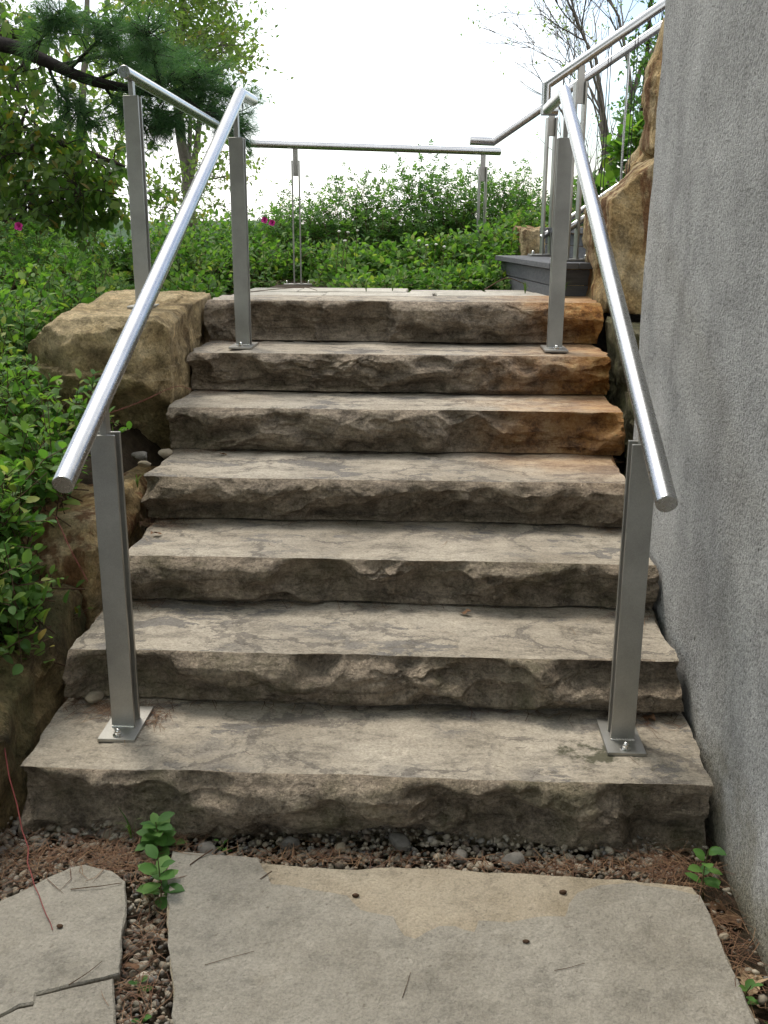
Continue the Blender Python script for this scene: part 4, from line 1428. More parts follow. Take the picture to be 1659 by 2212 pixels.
def shrub(label, mounds, nsh, tmpl, size, material, seed, length=(0.12, 0.28), nleaf=9, group='garden shrubs', name='shrub', cat='shrub', upw=0.55, lo=0.45, keep=None, flowers=(), loose=0, tname=''):
    rg = np.random.default_rng(seed)
    m0 = np.array(mounds)
    bx, by = m0[:, 0].mean(), m0[:, 1].mean()
    root = empty(name, (bx, by, float(ground_z(bx, by))))
    tag(root, label, cat, group)
    P, N = mound_points(mounds, nsh, rg, lo, 1.0)
    ax = N * 0.7 + np.array([0, 0, upw]) + rg.normal(0, 0.4, P.shape)
    L = rg.uniform(length[0], length[1], len(P))
    base = P - ax / np.linalg.norm(ax, axis=1)[:, None] * L[:, None] * 0.8
    lp, ld, lu, ls, lines = shoot_leaves(base, ax, L, nleaf, size, rg)
    ok = lp[:, 2] > ground_z(lp[:, 0], lp[:, 1]) - 0.02
    if keep is not None:
        ok &= keep(lp)
    lp, ld, lu, ls = lp[ok], ld[ok], lu[ok], ls[ok]
    if loose:
        # the leaves that show largest: nearest the viewer's side
        near = np.argsort(np.linalg.norm(lp - np.array([0, 0, EYE]), axis=1) - 6 * ls)[:loose * 3]
        pick = rg.choice(near, loose, replace=False)
        leaf_objects(root, tmpl, tname, lp[pick], ld[pick], lu[pick], ls[pick], material)
        rest = np.ones(len(lp), bool); rest[pick] = False
        lp, ld, lu, ls = lp[rest], ld[rest], lu[rest], ls[rest]
    leaf_mesh('foliage', tmpl, lp, ld, lu, ls, material, root, seed + 1, 'stuff')
    sl = stem_lines(lines, 0.0026, 0.0012)
    # main stems from the ground into the mound
    for k in range(min(40, nsh // 8)):
        q = lines[rg.integers(len(lines))][0]
        g0 = np.array([bx, by, 0]) + rg.normal(0, 1, 3) * np.array([m0[:, 3].mean() * 0.5, m0[:, 4].mean() * 0.4, 0])
        g0 = g0 * 0.5 + q * 0.5
        g0[2] = ground_z(g0[0], g0[1]) - 0.02
        mid_ = (g0 + q) / 2 + rg.normal(0, 0.05, 3)
        sl.append((smooth_line([g0, mid_, q], 6), np.linspace(0.006, 0.0025, 6)))
    V, Q = join_tubes(sl, 3)
    o = obj('stems', V, Q, M['twig'], root)
    o['kind'] = 'stuff'
    for fl in flowers:
        blossom(root, fl)
    return root


def blossom(parent, p, r0=0.032):
    rg = np.random.default_rng(int(abs(p[0] * 1000)) + 3)
    Vs, Fs, off = [], [], 0
    for ring, (nn, tilt, s) in enumerate(((5, 0.25, 1.0), (5, 0.6, 0.8), (4, 1.0, 0.55))):
        for k in range(nn):
            a = 2 * math.pi * k / nn + ring * 0.5 + rg.normal(0, 0.1)
            d = np.array([math.cos(a) * math.cos(tilt), -math.sin(tilt) - 0.2, math.sin(a) * math.cos(tilt) + 0.25])
            T = leaf_template([0, 0.35, 0.75, 1], [0, 0.35, 0.45, 0.2], 0.35, -0.1)
            X, Yv, Zv = frames(d[None], np.array([[0, -1.0, 0.4]]))
            V, Fc, _ = instances(T[0], T[1], np.asarray(p, float)[None], X, Yv, Zv, np.array([r0 * s]), np.zeros(1))
            Vs.append(V); Fs.append(Fc + off); off += len(V)
    obj('flower', np.concatenate(Vs), np.concatenate(Fs), M['rose'], parent)


# ------------------------------------------------------------------ shrubs
GS = 'garden shrubs'
shrub('leafy green shrub leaning over the boulders at the left edge, nearest to the viewer',
      [(-1.62, 3.55, 0.74, 0.34, 0.35, 0.38), (-1.44, 3.36, 0.70, 0.24, 0.26, 0.26), (-1.50, 2.95, 0.52, 0.26, 0.32, 0.32), (-1.36, 2.78, 0.44, 0.18, 0.22, 0.20), (-1.24, 3.55, 0.84, 0.13, 0.12, 0.13), (-1.75, 3.2, 0.55, 0.3, 0.4, 0.4), (-1.29, 2.64, 0.50, 0.18, 0.18, 0.20), (-1.30, 2.86, 0.62, 0.16, 0.18, 0.20), (-1.24, 3.12, 0.72, 0.14, 0.16, 0.16), (-1.20, 2.70, 0.40, 0.10, 0.12, 0.12)],
      780, SERR, (0.032, 0.072), M['leaf'], 401, (0.14, 0.30), 8, GS, loose=290, tname='serr')
shrub('dark low shrub overhanging the bottom left boulder',
      [(-1.36, 2.60, 0.42, 0.22, 0.22, 0.16), (-1.46, 2.30, 0.42, 0.22, 0.25, 0.14), (-1.20, 2.55, 0.38, 0.10, 0.12, 0.08), (-1.24, 2.84, 0.32, 0.13, 0.14, 0.12), (-1.35, 2.9, 0.3, 0.2, 0.15, 0.2)],
      330, SERR, (0.035, 0.065), M['leaf_dark'], 402, (0.10, 0.24), 7, GS, loose=160, tname='serr')
shrub('bright green shrub spreading left of the flat tan boulder',
      [(-2.05, 4.6, 0.98, 0.42, 0.6, 0.26), (-2.3, 4.1, 0.85, 0.5, 0.5, 0.3), (-1.92, 5.3, 1.05, 0.3, 0.5, 0.22), (-1.85, 3.95, 0.85, 0.25, 0.35, 0.28), (-2.5, 5.2, 1.0, 0.5, 0.5, 0.3)],
      1150, OV, (0.035, 0.08), M['leaf'], 403, (0.18, 0.40), 10, GS, upw=0.95)
shrub('rose shrub with one pink bloom at the left edge, behind the bright green one',
      [(-2.9, 6.3, 1.15, 0.6, 0.5, 0.40), (-2.3, 6.1, 1.08, 0.5, 0.5, 0.36), (-3.4, 6.6, 1.2, 0.6, 0.5, 0.45), (-2.0, 5.8, 1.05, 0.3, 0.4, 0.26)],
      1250, ROSE, (0.08, 0.13), M['leaf'], 404, (0.20, 0.42), 7, GS, upw=0.95, flowers=[at(42, 490, 5.9)])
shrub('green shrub behind the flat boulder, between the two left posts',
      [(-1.75, 6.9, 1.12, 0.4, 0.5, 0.32), (-1.35, 7.3, 1.14, 0.35, 0.4, 0.30), (-1.5, 6.2, 1.04, 0.28, 0.35, 0.18), (-2.1, 7.3, 1.15, 0.4, 0.4, 0.34)],
      850, OV, (0.04, 0.08), M['leaf'], 405, (0.16, 0.36), 9, GS, upw=0.9)
shrub('low bright ground-cover shrub along the back of the landing, middle',
      [(-0.30, 6.35, 1.06, 0.42, 0.36, 0.20), (0.1, 6.3, 1.06, 0.42, 0.36, 0.22), (-0.05, 6.9, 1.12, 0.55, 0.4, 0.32), (-0.5, 7.0, 1.10, 0.3, 0.35, 0.28)],
      1300, OV, (0.045, 0.075), M['leaf'], 406, (0.10, 0.22), 9, GS)
shrub('bright ground-cover shrub at the back of the landing, against the timber stairs',
      [(0.36, 6.30, 1.08, 0.26, 0.38, 0.28), (0.42, 6.95, 1.18, 0.4, 0.4, 0.38), (0.75, 7.5, 1.25, 0.4, 0.4, 0.46)],
      1000, OV, (0.045, 0.07), M['leaf'], 407, (0.10, 0.24), 9, GS)
shrub('low shrub with reddish shoots behind the left landing post',
      [(-1.05, 7.65, 1.12, 0.35, 0.3, 0.28), (-0.70, 7.7, 1.12, 0.35, 0.3, 0.30)],
      560, OV, (0.04, 0.065), M['leaf'], 408, (0.12, 0.24), 8, GS)
shrub('tall dark rose bush behind the landing railing with a pink bloom at its left',
      [(-1.55, 8.5, 1.2, 0.36, 0.45, 0.46), (-1.14, 8.6, 1.2, 0.42, 0.5, 0.64), (-0.68, 8.7, 1.2, 0.5, 0.6, 0.78), (-0.15, 8.8, 1.2, 0.55, 0.6, 0.93), (0.3, 8.8, 1.2, 0.5, 0.6, 0.90)],
      2050, ROSE, (0.085, 0.122), M['leaf_rose'], 409, (0.18, 0.34), 6, GS, flowers=[at(572, 476, 7.95), at(588, 482, 8.0)], lo=0.3)
shrub('dark rose bush behind the right end of the landing railing',
      [(0.72, 8.6, 1.2, 0.42, 0.5, 0.80), (1.15, 8.5, 1.15, 0.42, 0.5, 0.76), (1.6, 8.3, 1.2, 0.4, 0.5, 0.5)],
      1700, ROSE, (0.08, 0.115), M['leaf_rose'], 410, (0.16, 0.32), 6, GS, lo=0.3)
shrub('upright large-leaved evergreen shrub behind the ochre boulder and cables',
      [(1.30, 6.9, 1.95, 0.22, 0.2, 0.34), (1.12, 7.0, 1.62, 0.25, 0.2, 0.28), (1.45, 6.8, 1.75, 0.2, 0.2, 0.3)],
      70, OV, (0.10, 0.14), M['leaf'], 411, (0.14, 0.25), 8, GS)
shrub('mid green shrubs closing the view of the lake at the left, below the dark branches',
      [(-4.2, 9.6, 0.95, 0.8, 0.6, 0.75), (-3.2, 9.4, 0.98, 0.7, 0.6, 0.66), (-2.5, 9.7, 0.98, 0.6, 0.6, 0.60), (-5.2, 9.8, 1.0, 0.8, 0.6, 0.9)],
      1150, OV, (0.06, 0.095), M['leaf_rose'], 412, (0.2, 0.4), 9, GS, lo=0.3)
shrub('small-leaved green shrub beyond the rose bush, left of the landing corner',
      [(-1.75, 9.0, 1.05, 0.5, 0.5, 0.62), (-1.3, 9.1, 1.05, 0.45, 0.5, 0.62), (-2.2, 9.0, 1.0, 0.5, 0.5, 0.58)],
      1300, OV, (0.05, 0.08), M['leaf'], 413, (0.18, 0.35), 9, GS, lo=0.3)

# thin white-headed plants standing in the ground cover
for k, (px, py, Y, h) in enumerate([(732, 500, 6.6, 0.22), (752, 502, 6.65, 0.18), (772, 498, 6.7, 0.2), (745, 520, 6.5, 0.12), (905, 520, 6.6, 0.14), (922, 530, 6.5, 0.16), (942, 528, 6.55, 0.16), (960, 533, 6.5, 0.12)]):
    p = at(px, py, Y)
    e = empty('white_flower', p - np.array([0, 0, h + 0.05]))
    tag(e, ['leftmost tall white flower head in the ground cover', 'white flower head second from the left in the ground cover', 'white flower head third from the left, right of the tall pair', 'short white flower head below the tall left ones', 'white flower head standing alone in the middle of the ground cover',
            'leftmost of the three close white flower heads at the right', 'middle of the three close white flower heads at the right', 'rightmost low white flower head in the ground cover'][k], 'flower', 'white flowers in the ground cover')
    V, Q = tube(smooth_line([p - np.array([0.02, 0, h + 0.05]), p - np.array([0.008, 0, h / 2]), p], 6), 0.0022, 5)
    obj('stalk', V, Q, M['stem'], e)
    IV, IF = ico(2)
    IV = IV * (1 + 0.25 * vnoise(IV * 4 + k, 3))[:, None] * np.array([0.011, 0.011, 0.007]) + p
    obj('flower_head', IV, IF, M['white_flower'], e)

# ------------------------------------------------------------------ trees
def crown_tree(name, label, trunk_lines, targets, tmpl, size, material, bark, seed, nsh=22, nleaf=8, rad=0.35, length=(0.2, 0.45), group='trees behind the garden', upw=0.4, hang=0.0, root_loc=None, twig_r=0.006):
    """Trunk polylines, then one limb to every crown target, with leafy shoots round each target."""
    rg = np.random.default_rng(seed)
    base = np.asarray(trunk_lines[0][0][0], float)
    root = empty(name, base)
    tag(root, label, 'tree', group)
    lines = []
    nodes, nrad = [], []
    for pts, r0, r1 in trunk_lines:
        sp = smooth_line(pts, max(6, 4 * len(pts)))
        rr = np.linspace(r0, r1, len(sp))
        lines.append((sp, rr))
        nodes.append(sp); nrad.append(rr)
    V, Q = join_tubes(lines, 9)
    obj('trunk', V, Q, bark, root, smooth=True)
    nodes, nrad = np.concatenate(nodes), np.concatenate(nrad)
    limbs, B, A = [], [], []
    for t in targets:
        t = np.asarray(t, float)
        c, R = t[:3], (t[3] if len(t) > 3 else rad)
        dd = np.linalg.norm(nodes - c, axis=1) + np.maximum(nodes[:, 2] - c[2] + 0.1, 0) * 1.5
        k = int(np.argmin(dd))
        s = nodes[k]
        mid_ = s * 0.5 + c * 0.5 + rg.normal(0, 0.06, 3) * np.linalg.norm(c - s) + np.array([0, 0, 0.08 * np.linalg.norm(c - s)])
        sp = smooth_line([s, mid_, c], 8)
        r0 = min(nrad[k] * 0.6, 0.008 + 0.010 * np.linalg.norm(c - s))
        limbs.append((sp, np.linspace(max(r0, twig_r), twig_r * 0.6, 8)))
        nodes = np.vstack([nodes, sp[3:]]); nrad = np.concatenate([nrad, np.linspace(max(r0, twig_r), twig_r * 0.6, 8)[3:]])
        m = max(3, int(nsh * (R / rad) ** 2))
        d = rg.normal(0, 1, (m, 3)); d /= np.linalg.norm(d, axis=1)[:, None]
        q = c + d * R * rg.uniform(0.2, 1, (m, 1)) * np.array([1, 0.9, 0.62])
        B.append(q)
        A.append(d * 0.8 + np.array([0, 0, upw - hang]) + rg.normal(0, 0.4, (m, 3)))
        for j in range(m):
            if rg.uniform() < 0.55:
                s2 = sp[rg.integers(4, 8)]
                limbs.append((np.stack([s2, (s2 + q[j]) / 2 + rg.normal(0, 0.03, 3), q[j]]), np.array([twig_r * 0.6, twig_r * 0.45, twig_r * 0.3])))
    B, A = np.concatenate(B), np.concatenate(A)
    L = rg.uniform(length[0], length[1], len(B))
    lp, ld, lu, ls, sl = shoot_leaves(B, A, L, nleaf, size, rg)
    if hang:
        ld[:, 2] -= hang
    leaf_mesh('crown', tmpl, lp, ld, lu, ls, material, root, seed + 1, 'stuff')
    limbs += [(l, np.array([twig_r * 0.35, twig_r * 0.3, twig_r * 0.2])) for l in sl]
    V, Q = join_tubes(limbs, 5)
    o = obj('limbs', V, Q, bark, root, smooth=True)
    o['kind'] = 'stuff'
    return root


def px_targets(boxes, Y, rg, dens):
    out = []
    for (x0, y0, x1, y1, n, R) in boxes:
        for _ in range(n):
            yy = Y + rg.uniform(-dens, dens)
            p = at(rg.uniform(x0, x1), rg.uniform(y0, y1), yy)
            out.append((*p, R))
    return out


rg = np.random.default_rng(71)
# light green maple
mp_t = px_targets([(250, -120, 460, 90, 26, 0.42), (330, 40, 520, 190, 24, 0.36), (450, 90, 550, 170, 9, 0.2), (200, 90, 340, 260, 12, 0.4), (310, 250, 480, 330, 5, 0.28), (300, 340, 500, 490, 17, 0.32), (440, 270, 530, 420, 5, 0.22), (340, -320, 480, -60, 12, 0.6)], 13.5, rg, 1.2)
tr0 = at(416, 520, 13.5); tr0[2] = -0.3
crown_tree('maple_tree', 'pale green maple with a forked trunk beyond the left posts', [([tr0, at(410, 470, 13.5), at(404, 380, 13.5), at(386, 250, 13.5), at(392, 60, 13.6), at(398, -160, 13.7)], 0.095, 0.04), ([at(406, 400, 13.5), at(424, 320, 13.4), at(434, 230, 13.3), at(450, 120, 13.2)], 0.05, 0.025), ([at(404, 380, 13.5), at(410, 300, 13.7), at(412, 200, 13.9)], 0.04, 0.02)],
           mp_t, SM, (0.085, 0.125), M['leaf_maple'], M['bark_pale'], 501, 15, 8, 0.42, (0.25, 0.5))
# a slim pale tree further left
st_t = px_targets([(0, 160, 130, 420, 12, 0.4), (100, 200, 280, 440, 12, 0.4), (-60, 0, 120, 200, 7, 0.5)], 16.0, rg, 1.5)
s0 = at(172, 520, 16.0); s0[2] = -0.7
crown_tree('birch_tree', 'slim pale-barked tree seen through the dark branches at the left', [([s0, at(172, 400, 16), at(176, 240, 16), at(186, 90, 16), at(190, -120, 16)], 0.09, 0.03), ([at(173, 420, 16), at(150, 280, 16), at(140, 120, 16)], 0.05, 0.02)],
           st_t, SM, (0.09, 0.13), M['leaf_maple'], M['bark_pale'], 502, 12, 7, 0.5, (0.25, 0.5))
# dark broadleaf tree whose lower branches hang in from the left
dk_t = px_targets([(-40, 0, 60, 80, 6, 0.26), (-60, 180, 40, 330, 8, 0.26), (-30, 340, 80, 470, 11, 0.26), (60, 370, 180, 470, 10, 0.24), (160, 390, 265, 470, 8, 0.2), (40, 250, 180, 340, 8, 0.2), (180, 270, 270, 360, 6, 0.18), (30, 100, 110, 190, 5, 0.18), (110, 30, 250, 90, 5, 0.16)], 7.2, rg, 0.6)
d0 = np.array([-4.6, 7.6, 0.8])
crown_tree('broadleaf_tree', 'dark broadleaf tree, its drooping branches hanging in from the left edge', [([d0, (-4.5, 7.6, 2.0), (-4.4, 7.5, 3.2), (-4.3, 7.4, 4.6), (-4.2, 7.4, 6.0)], 0.16, 0.06), ([(-4.45, 7.55, 2.6), at(-20, 325, 7.2), at(110, 305, 7.2), at(230, 345, 7.2), at(270, 360, 7.2)], 0.04, 0.008), ([(-4.45, 7.55, 1.9), at(-30, 470, 7.2), at(90, 465, 7.2), at(200, 440, 7.2)], 0.04, 0.008), ([(-4.4, 7.5, 3.2), at(-20, 70, 7.2), at(100, 50, 7.2), at(230, 45, 7.2)], 0.04, 0.008), ([(-4.4, 7.5, 3.0), at(-10, 255, 7.0), at(60, 240, 7.0)], 0.03, 0.008)],
           dk_t, OV, (0.06, 0.10), M['leaf_dark'], M['bark'], 503, 11, 7, 0.24, (0.12, 0.26), hang=0.55)

# unseen trees added behind the viewer to block sky light and darken lower steps
for k, (x_, y_, lab) in enumerate([(-3.4, -3.6, 'unseen tree added behind the viewer on the left to block sky light'), (-0.4, -3.9, 'unseen tree added behind the viewer in the middle to block sky light'), (-6.2, 0.2, 'unseen tree added beside the viewer, far left, to block sky light')]):
    rg2 = np.random.default_rng(700 + k)
    tg = [(x_ + rg2.normal(0, 1.7), y_ + rg2.normal(0, 1.5), rg2.uniform(2.8, 8.0), 0.9) for _ in range(64)]
    crown_tree('added_shade_tree', lab, [([(x_, y_, -0.1), (x_ + 0.1, y_, 2.2), (x_ - 0.1, y_ + 0.1, 5), (x_, y_, 8)], 0.2, 0.06)], tg, SM, (0.2, 0.32), M['leaf_dark'], M['bark'], 710 + k, 22, 7, 0.9, (0.4, 0.8))

# pine: one bough reaching in from the left
pr = empty('pine_tree', (-5.2, 6.2, 0.7))
tag(pr, 'pine whose dark bough of long needles reaches in from the upper left', 'tree', 'trees behind the garden')
V, Q = join_tubes([(smooth_line([(-5.2, 6.2, 0.6), (-5.15, 6.2, 3), (-5.1, 6.2, 6), (-5.05, 6.2, 9)], 16), np.linspace(0.2, 0.09, 16))], 10)
obj('trunk', V, Q, M['bark_pine'], pr, smooth=True)
YP = 6.4
main = smooth_line([(-5.15, 6.2, 3.3), at(-250, 60, YP), at(0, 95, YP), at(90, 128, YP), at(190, 172, YP), at(300, 196, YP), at(400, 215, YP + 0.1), at(500, 250, YP + 0.2)], 40)
rad_ = np.interp(np.linspace(0, 1, 40), [0, 0.45, 0.75, 1], [0.06, 0.042, 0.026, 0.007])
bl = [(main, rad_)]
rg = np.random.default_rng(88)
tips = []
subs = [(at(150, 150, YP), at(210, 90, YP - 0.2), at(250, 60, YP - 0.3)), (at(130, 140, YP), at(240, 118, YP), at(330, 110, YP)), (at(200, 175, YP), at(300, 140, YP + 0.3), at(400, 130, YP + 0.4)),
        (at(290, 195, YP), at(350, 175, YP), at(450, 165, YP)), (at(340, 205, YP), at(420, 190, YP + 0.1), at(520, 205, YP + 0.2)), (at(100, 132, YP), at(130, 200, YP), at(190, 260, YP)), (at(290, 195, YP), at(330, 240, YP), at(380, 265, YP)),
        (at(400, 215, YP), at(450, 245, YP), at(520, 280, YP + 0.1)), (at(60, 118, YP), at(100, 70, YP - 0.3), at(130, 30, YP - 0.4)), (at(220, 180, YP), at(260, 230, YP), at(330, 280, YP)), (at(350, 206, YP), at(330, 120, YP - 0.3), at(310, 60, YP - 0.5))]
for s_ in subs:
    sp = smooth_line(s_, 14)
    bl.append((sp, np.linspace(0.012, 0.004, 14)))
    for k in range(3, 14):
        nb = 7 if k > 6 else 3
        for _ in range(nb):
            d = rg.normal(0, 1, 3) * np.array([1, 1, 0.5]) + (sp[-1] - sp[0]) / np.linalg.norm(sp[-1] - sp[0]) * 0.7
            d /= np.linalg.norm(d)
            L = rg.uniform(0.05, 0.17)
            e_ = sp[k] + d * L
            bl.append((np.stack([sp[k], sp[k] + d * L * 0.5 + rg.normal(0, 0.01, 3), e_]), np.array([0.004, 0.003, 0.002])))
            tips.append((e_, d))
            tips.append((sp[k] + d * L * 0.55, d))
for k in range(26, 40):
    for _ in range(5):
        d = rg.normal(0, 1, 3) * np.array([1, 1, 0.5]) + np.array([0.7, 0, 0])
        d /= np.linalg.norm(d)
        e_ = main[k] + d * rg.uniform(0.06, 0.2)
        bl.append((np.stack([main[k], (main[k] + e_) / 2, e_]), np.array([0.004, 0.003, 0.002])))
        tips.append((e_, d))
V, Q = join_tubes(bl, 6)
obj('bough', V, Q, M['bark_pine'], pr, smooth=True)
T = np.array([t[0] for t in tips]); D = np.array([t[1] for t in tips])
nn = 24
dirs = D[:, None, :] * 0.8 + rg.normal(0, 0.62, (len(T), nn, 3)) + np.array([0, 0, -0.08])
dirs /= np.linalg.norm(dirs, axis=2)[..., None]
Ln = rg.uniform(0.07, 0.12, (len(T), nn, 1))
p0 = (T[:, None, :] + rg.normal(0, 0.012, (len(T), nn, 3))).reshape(-1, 3)
p1 = p0 + (dirs * Ln).reshape(-1, 3)
sd_ = np.cross(dirs.reshape(-1, 3), rg.normal(0, 1, (len(p0), 3)))
sd_ /= np.linalg.norm(sd_, axis=1)[:, None]
V = np.stack([p0 - sd_ * 0.0011, p0 + sd_ * 0.0011, p1], 1).reshape(-1, 3)
Fc = np.arange(len(V)).reshape(-1, 3)
o = obj('needles', V, Fc, M['needle'], pr, attr=np.repeat(rg.uniform(0, 1, len(p0)), 3))
o['kind'] = 'stuff'

# sparse, almost bare tree at the right
bt = empty('bare_tree', at(1322, 470, 9.2) * np.array([1, 1, 0]) + np.array([0, 0, 1.1]))
tag(bt, 'thin many-stemmed tree, almost bare, rising behind the steel cables at the right', 'tree', 'trees behind the garden')
rg = np.random.default_rng(91)
bl, tipsP, tipsD = [], [], []


def grow(p, d, L, r, lvl):
    n = 7
    pts = [p]
    q = p.copy()
    dd = d.copy()
    for k in range(n):
        dd = dd + rg.normal(0, 0.06, 3) + np.array([0, 0, 0.03])
        dd /= np.linalg.norm(dd)
        q = q + dd * L / n
        pts.append(q.copy())
    bl.append((np.array(pts), np.linspace(r, r * 0.55, n + 1)))
    if lvl == 0:
        tipsP.append(pts[-1]); tipsD.append(dd)
        if rg.uniform() < 0.6:
            tipsP.append(pts[4]); tipsD.append(rg.normal(0, 1, 3))
        return
    kids = {4: 3, 3: 4, 2: 4, 1: 4}[lvl]
    for k in range(kids):
        f = rg.integers(2, n + 1) if k else n
        a = rg.uniform(0.25, 0.6)
        s = rg.normal(0, 1, 3) * np.array([1, 0.6, 0.4]); s -= dd * (s @ dd); s /= np.linalg.norm(s)
        nd_ = dd * math.cos(a) + s * math.sin(a)
        grow(pts[f], nd_ / np.linalg.norm(nd_), L * rg.uniform(0.55, 0.8), max(r * rg.uniform(0.38, 0.55), 0.0022), lvl - 1)


b0 = np.array(bt.location)
k1 = at(1318, 395, 9.2)
bl.append((smooth_line([b0, (b0 + k1) / 2 + np.array([0.03, 0, 0]), k1], 8), np.linspace(0.05, 0.042, 8)))
for tgt, r_ in (((1342, 230), 0.036), ((1300, 230), 0.03), ((1285, 170), 0.02)):
    t_ = at(*tgt, 9.2 + rg.uniform(-0.4, 0.4))
    d_ = (t_ - k1) / np.linalg.norm(t_ - k1)
    grow(k1, d_, 1.0, r_, 4)
k2 = at(1290, 420, 9.4)
b2 = b0 + np.array([-0.1, 0.2, 0]); grow(b2, (k2 - b2) / np.linalg.norm(k2 - b2) + np.array([-0.05, 0, 0]), 0.9, 0.03, 3)
V, Q = join_tubes(bl, 5)
obj('trunk', V, Q, M['bark_pale'], bt, smooth=True)
tipsP, tipsD = np.array(tipsP), np.array(tipsD)
sel = rg.choice(len(tipsP), min(len(tipsP), 330), replace=False)
lp, ld, lu, ls, _ = shoot_leaves(tipsP[sel], tipsD[sel] + np.array([0, 0, 0.1]), rg.uniform(0.03, 0.08, len(sel)), 3, (0.025, 0.05), rg)
leaf_mesh('leaves', SM, lp, ld, lu, ls, M['leaf_maple'], bt, 92, 'stuff')
# ivy-like leafy stem beside it
iv = px_targets([(1372, 120, 1412, 200, 5, 0.12), (1368, 200, 1404, 290, 7, 0.13), (1350, 290, 1400, 350, 6, 0.14), (1388, 20, 1420, 110, 4, 0.12)], 8.2, rg, 0.2)
v0 = at(1372, 420, 8.2); v0[2] = 1.3
crown_tree('slender_tree', 'slender leafy stem with small round leaves next to the narrow boulder', [([v0, at(1378, 350, 8.2), at(1388, 240, 8.2), at(1398, 110, 8.2), at(1410, -40, 8.2)], 0.022, 0.012)],
           iv, SM, (0.045, 0.065), M['leaf_rose'], M['bark'], 504, 10, 6, 0.13, (0.06, 0.14), twig_r=0.003)

# ------------------------------------------------------------------ seedlings, grass, litter
def seedling(label, base, h, leaves, seed, size=(0.035, 0.055), lean=(0, 0), material='leaf_seed', red=False):
    rg = np.random.default_rng(seed)
    e = empty('seedling', base)
    tag(e, label, 'seedling', 'seedlings in the gravel and joints')
    b = np.asarray(base, float)
    top = b + np.array([lean[0], lean[1], h])
    sp = smooth_line([b - np.array([0, 0, 0.01]), (b + top) / 2 + rg.normal(0, 0.006, 3), top], 8)
    V, Q = tube(sp, np.linspace(0.0022, 0.0012, 8), 6)
    obj('stem', V, Q, M['red_stem'] if red else M['stem'], e, smooth=True)
    P, d, up, sc = [], [], [], []
    for k in range(leaves):
        t = 0.3 + 0.7 * k / max(1, leaves - 1)
        a = k * 2.4 + rg.uniform(0, 0.5)
        p = sp[min(7, int(t * 7))]
        P.append(p)
        d.append([math.cos(a), math.sin(a), 0.15 + 0.6 * (t - 0.3) + rg.normal(0, 0.15)])
        up.append([rg.normal(0, 0.2), rg.normal(0, 0.2) - 0.2, 1])
        sc.append(rg.uniform(*size) * (1.25 - 0.45 * t))
        P[-1] = p + np.array([math.cos(a), math.sin(a), 0.3]) * 0.004
    leaf_objects(e, SERR, 'serr', np.array(P), np.array(d), np.array(up), np.array(sc), M[material])


seedling('bushy bright green seedling against the lowest step, left', (-0.655, 2.13, -0.02), 0.10, 22, 601, (0.042, 0.065))
seedling('taller dark-stemmed seedling in the gravel beside the corner of the large flagstone', (-0.600, 1.95, -0.02), 0.12, 15, 602, (0.042, 0.068))
seedling('green seedling with pointed leaves by the wall at the end of the lowest step', (0.672, 2.045, -0.02), 0.13, 11, 603, (0.035, 0.055))
seedling('small two-leaved seedling in the soil strip at the bottom right', (0.672, 1.70, -0.03), 0.06, 6, 604, (0.025, 0.035))
seedling('tiny seedling beside the back edge of the large flagstone', (-0.50, 2.155, -0.015), 0.03, 5, 605, (0.016, 0.022))
seedling('tiny seedling in the gravel strip between the flagstones', (-0.57, 1.66, -0.015), 0.03, 5, 606, (0.016, 0.022))
seedling('tiny seedling lower in the gravel strip, close to the picture edge', (-0.535, 1.57, -0.015), 0.03, 6, 607, (0.018, 0.024))


def grass(label, base, n, h, seed):
    rg = np.random.default_rng(seed)
    e = empty('grass_tuft', base)
    tag(e, label, 'grass', 'grass tufts in the joints')
    for k in range(n):
        a = rg.uniform(0, 6.28)
        L = h * rg.uniform(0.5, 1.1)
        out = np.array([math.cos(a), math.sin(a), 0]) * L * rg.uniform(0.2, 0.7)
        sp = smooth_line([np.array(base), np.array(base) + out * 0.3 + np.array([0, 0, L * 0.6]), np.array(base) + out + np.array([0, 0, L * rg.uniform(0.6, 1.0)])], 7)
        side = np.cross(out, [0, 0, 1.0]); side /= np.linalg.norm(side)
        w = np.array([0.0022, 0.0026, 0.0025, 0.0022, 0.0018, 0.001, 0.0002])[:, None]
        V = np.concatenate([sp - side * w, sp + side * w])
        Q = [[i, i + 1, 7 + i + 1, 7 + i] for i in range(6)]
        obj('blade', V, Q, M['grass'], e, attr=np.full(14, rg.uniform()))


grass('single curved grass tuft against the lowest step, left of the seedlings', (-0.73, 2.17, -0.015), 5, 0.11, 611)
grass('thin grass tuft on the landing edge, left of centre', (-0.34, 5.45, 1.165), 9, 0.10, 612)
grass('thin grass tuft on the landing edge beside the first', (-0.20, 5.5, 1.165), 9, 0.09, 613)
grass('dry grass tuft on the landing in front of the timber step', (0.50, 5.35, 1.165), 12, 0.07, 614)
grass('grass tuft at the foot of the timber step', (0.66, 5.03, 1.165), 7, 0.12, 615)
grass('grass sprouting in the soil at the bottom right corner', (0.695, 1.62, -0.03), 16, 0.05, 616)
grass('grass wisps beside the stones at the left end of the fourth step', (-1.03, 3.40, 0.60), 7, 0.06, 617)


